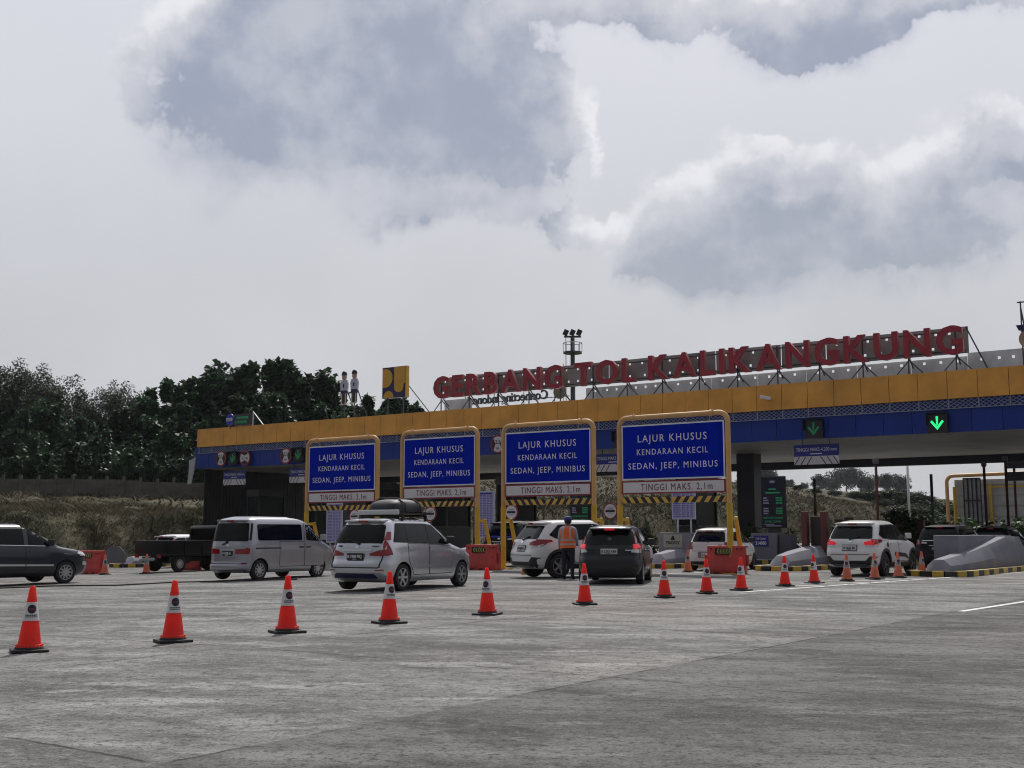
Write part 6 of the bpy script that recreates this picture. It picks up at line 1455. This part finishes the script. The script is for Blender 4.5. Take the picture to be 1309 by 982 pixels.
# ================================================================ cones
def cone_proto(m,label,seed):
    o=thing('traffic_cone','x','traffic cone',(0,0,0),0,'orange traffic cones')
    b=MB(); b.box(-.20,.20,-.20,.20,0,.036); b.lathe([(.160,.036),(.156,.06),(.142,.064)],24,0); b.build('base',rubber,o,bevel=.012)
    H=.75; rad=lambda z: .132-(z-.06)*(.132-.030)/(H-.06)
    b=MB(); b.lathe([(.150,.058),(.146,.075),(rad(.09),.09),(rad(.355),.355),(rad(.565),.565),(rad(H-.02),H-.02),(.027,H-.004),(.020,H),(.016,H-.02),(.014,H-.2)],32)
    for i in range(20):
        a=2*math.pi*i/20; b.lathe([(0,-.004),(.012,-.004),(.010,.006),(0,.008)],6,0,Matrix.Rotation(a,4,'Z')@Matrix.Translation((.146,0,.080)))
    b.build('cone_body',m,o)
    b=MB(); b.lathe([(rad(.355)-.004,.353),(rad(.357)+.0025,.357),(rad(.563)+.0025,.563),(rad(.565)-.004,.567)],32); bd=b.build('band',bandw if m is orange else mat('grimy_band',(.42,.40,.41),.6,var=.2,scale=8,stain=.3),o)
    def curved(poly,off,mb):
        cx=sum(p[0] for p in poly)/len(poly); cz=sum(p[1] for p in poly)/len(poly); vs=[]
        for rr in (0,.5,1.):
            for x,z in poly:
                X=cx+(x-cx)*rr; Z=cz+(z-cz)*rr; r=rad(Z)+.0025+off; a=X/r-math.pi/2; vs.append((r*math.cos(a),r*math.sin(a),Z))
        n=len(poly); mb.add(vs,[(j*n+i,j*n+(i+1)%n,(j+1)*n+(i+1)%n,(j+1)*n+i) for j in range(2) for i in range(n)],0,None,True)
    b=MB(); curved([(.050*math.cos(2*math.pi*i/20),.488+.050*math.sin(2*math.pi*i/20)) for i in range(20)],.002,b)
    for z,h_,ww in ((.413,.013,.075),(.396,.010,.075)):
        x=-ww
        while x<ww-.01: e=x+random.choice((.010,.014,.018)); curved([(x,z),(min(e,ww),z),(min(e,ww),z+h_),(x,z+h_)],.002,b); x=e+.005
    b.build('emblem_print',mat('print_black',(.012,.012,.02),.5,var=0),bd)
    b=MB()
    for k in (-1,0,1): curved([(k*.022-.008,.478),(k*.022+.008,.478),(k*.022+.008,.498),(k*.022-.008,.498)],.0035,b)
    b.build('emblem_letters',mat('print_red',(.25,.03,.03),.5,var=0),bd)
    return o
cl=cone_proto(orange,'x',1); fd=cone_proto(oranged,'x',2)
clean=[(37,836,4,'nearest cone at the far left, below the dark blue grey car'),(221,823.5,14,'clean orange cone second from the left, below the black pickup'),(367,811.5,20,'clean orange cone in front of the silver van'),(497.5,799.5,28,'clean orange cone in front of the rear wheel of the silver car'),
 (623,788.5,-20,'clean orange cone just past the front of the silver car'),(747.5,775.5,12,'clean orange cone in front of the left rear wheel of the dark hatchback'),(849.5,766.5,6,'clean orange cone just right of the dark hatchback'),(903.5,761.5,14,'clean orange cone in front of the red barrier, left of two'),(947.5,757.5,-28,'clean orange cone in front of the red barrier, right of two'),(1003.5,752,14,'clean orange cone before the striped island nose, nearer one'),(1041,748.5,-32,'clean orange cone before the sloped island concrete left of the right white SUV')]
faded=[(1083,744.5,'faded orange cone behind the left rear wheel of the right white SUV'),(1118.5,742.3,'faded orange cone at the rear bumper corner of the right white SUV'),(1148.5,740.2,'faded orange cone in front of the right white SUV door'),(1179,738,'faded orange cone touching the yellow kerb nose at the right'),
 (879.5,733.2,'faded orange cone standing before the left rear corner of the white hatchback'),(904,731,'faded orange cone half hidden behind a clean cone by the red barrier'),(136,730.5,'faded dark orange cone beside the red barrier at the left'),(189,730.8,'faded orange cone with grey wrapping behind the black pickup')]
for i,(px,py,a,l) in enumerate(clean):
    o=cl if i==0 else dup(cl,(0,0,0)); o.location=gp(px,py-2.5); o.rotation_euler=(R(random.uniform(-.8,.8)),R(random.uniform(-.8,.8)),R(a)-math.atan2(o.location.x,o.location.y)); o['label']=l
for i,(px,py,l) in enumerate(faded):
    o=fd if i==0 else dup(fd,(0,0,0)); p=gp(px,py-1.5); o.location=p; o.rotation_euler=(0,0,R(random.uniform(-30,30))); o['label']=l
    if i in (6,7): o.location=at(px,45.); 
o=thing('cloth_wrap','grey cloth tied round the faded cone behind the black pickup','cloth',at(189,44.75)+Vector((0,0,.52)))
b=MB(); b.lathe([(.085,-.06),(.10,0),(.09,.07)],14); b.boxbar((-.28,0,.0),(.28,-.02,.03),.10,.10); b.build('wrap',mat('grey_cloth',(.30,.30,.30),.8,var=.2,scale=12),o,bevel=.02)
# ================================================================ barriers
def barrier_proto():
    o=thing('water_barrier','x','barrier',(0,0,0),ROT,'red plastic water barriers')
    L=.62; b=MB()
    prof=[(-.26,0),(-.26,.30),(-.15,.50),(-.11,.90),(.11,.90),(.15,.50),(.26,.30),(.26,0)]
    b.prism(prof,-L,L,0,Matrix.Rotation(R(90),4,'Z'))
    b.box(-L-.09,-L-.001,-.08,.08,.25,.62); b.box(L+.001,L+.09,-.08,.08,.25,.62)
    b.build('barrier_body',plastr,o,bevel=.025)
    b=MB()
    for x in (-.38,-.12,.14,.40): b.boxbar((x-.07,-.275,.10),(x+.06,-.165,.50),.05,.03,0,(0,1,0))
    b.build('rib',mat('red_plastic_rib',(.42,.05,.045),.5,var=.1),o)
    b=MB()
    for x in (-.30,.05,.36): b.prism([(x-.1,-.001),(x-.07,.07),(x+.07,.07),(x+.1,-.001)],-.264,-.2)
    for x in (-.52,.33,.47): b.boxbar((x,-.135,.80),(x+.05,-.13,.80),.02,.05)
    b.build('painted_recess_shade',mat('recess_shadow_plastic',(.10,.015,.012),.7,var=0),o)  # raised dark patches: the shade of slots and openings is put into their colour
    b=MB(); b.box(-.36,.16,-.165,-.14,.62,.82); ch=b.build('chevron_plate',blk,o)
    b=MB()
    for k in range(5):
        x=-.30+k*.095; b.prism([(x,.72),(x+.055,.80),(x+.085,.80),(x+.03,.72),(x+.085,.64),(x+.055,.64)],-.171,-.1655)
    b.build('chevrons',mat('chevron_yellow',(.55,.50,.10),.5,var=.05),ch)
    return o
bpo=barrier_proto()
for i,(px,Y,a,l) in enumerate(((928.5,38.6,.28,'red plastic barrier with yellow chevrons in front of the white hatchback'),(617,42.5,.2,'red plastic barrier with yellow chevrons in front of the silver car'),(118,46.5,.2,'red plastic barrier at the left beside the dark car bonnet'),(241,49.5,.6,'red plastic barrier low behind the black pickup wheel'))):
    o=bpo if i==0 else dup(bpo,(0,0,0)); o.location=at(px,Y); o.rotation_euler=(0,0,ROT+a); o['label']=l
    if i==3: o.scale=(.9,.9,.5)
# orange thing half under the white suv
o=thing('folded_board','small orange board leaning behind the rear wheel of the sideways white SUV','board',at(673,38.),R(20)); b=MB(); b.prism([(-.17,0),(.17,0),(.12,.42),(-.12,.42)],0,.05); b.build('board',mat('orange_board',(.60,.26,.08),.6,var=.1),o)
b=MB(); b.boxbar((0,.06,.36),(0,.28,0),.05,.03); b.build('prop',steel,o)
# small grey sign and pale flowering plant at the foot of the bank
o=thing('marker_board','small grey rounded marker board at the foot of the bank','marker',at(147,55),R(0)); b=MB(); b.prism(rpoly([(-.55,.2),(.55,.2),(.55,.62),(.25,.98),(-.25,.98),(-.55,.62)],.12),0,.05); b.build('board',mat('grey_board',(.13,.13,.15),.5,var=.1),o); b=MB()
for x in (-.4,.4): b.boxbar((x,.07,0),(x,.07,.5),.05,.05)
b.build('post',steel,o)
# cable across the paving
b=MB(); pts=[gp(x,y) for x,y in ((-30,753.8),(20,752),(64,750),(110,749.3),(150,749),(185,747.2),(215,745.4),(250,744.6),(290,743.6),(330,742.6),(380,741.5))]
pts=[p+Vector((0,0,.016)) for p in pts]; b.tube(pts,.022,6); tag(b.build('cable',rubber),'thin dark cable lying across the paving behind the left cones','cable')

# ================================================================ haze
hb_=MB(); hb_.box(-520,520,-30,800,-2.,75.)
hz=hb_.build('haze',None); hz.data.materials.clear()
hmt=bpy.data.materials.new('thin_air'); hmt.use_nodes=True; hnt=hmt.node_tree; hnt.nodes.clear()
pv=hnt.nodes.new('ShaderNodeVolumePrincipled'); pv.inputs['Color'].default_value=(.86,.90,.97,1); pv.inputs['Density'].default_value=.00009; pv.inputs['Anisotropy'].default_value=.3
ho=hnt.nodes.new('ShaderNodeOutputMaterial'); hnt.links.new(pv.outputs[0],ho.inputs['Volume']); hz.data.materials.append(hmt); tag(hz,'thin pale haze over the toll plaza','haze',kind='stuff')
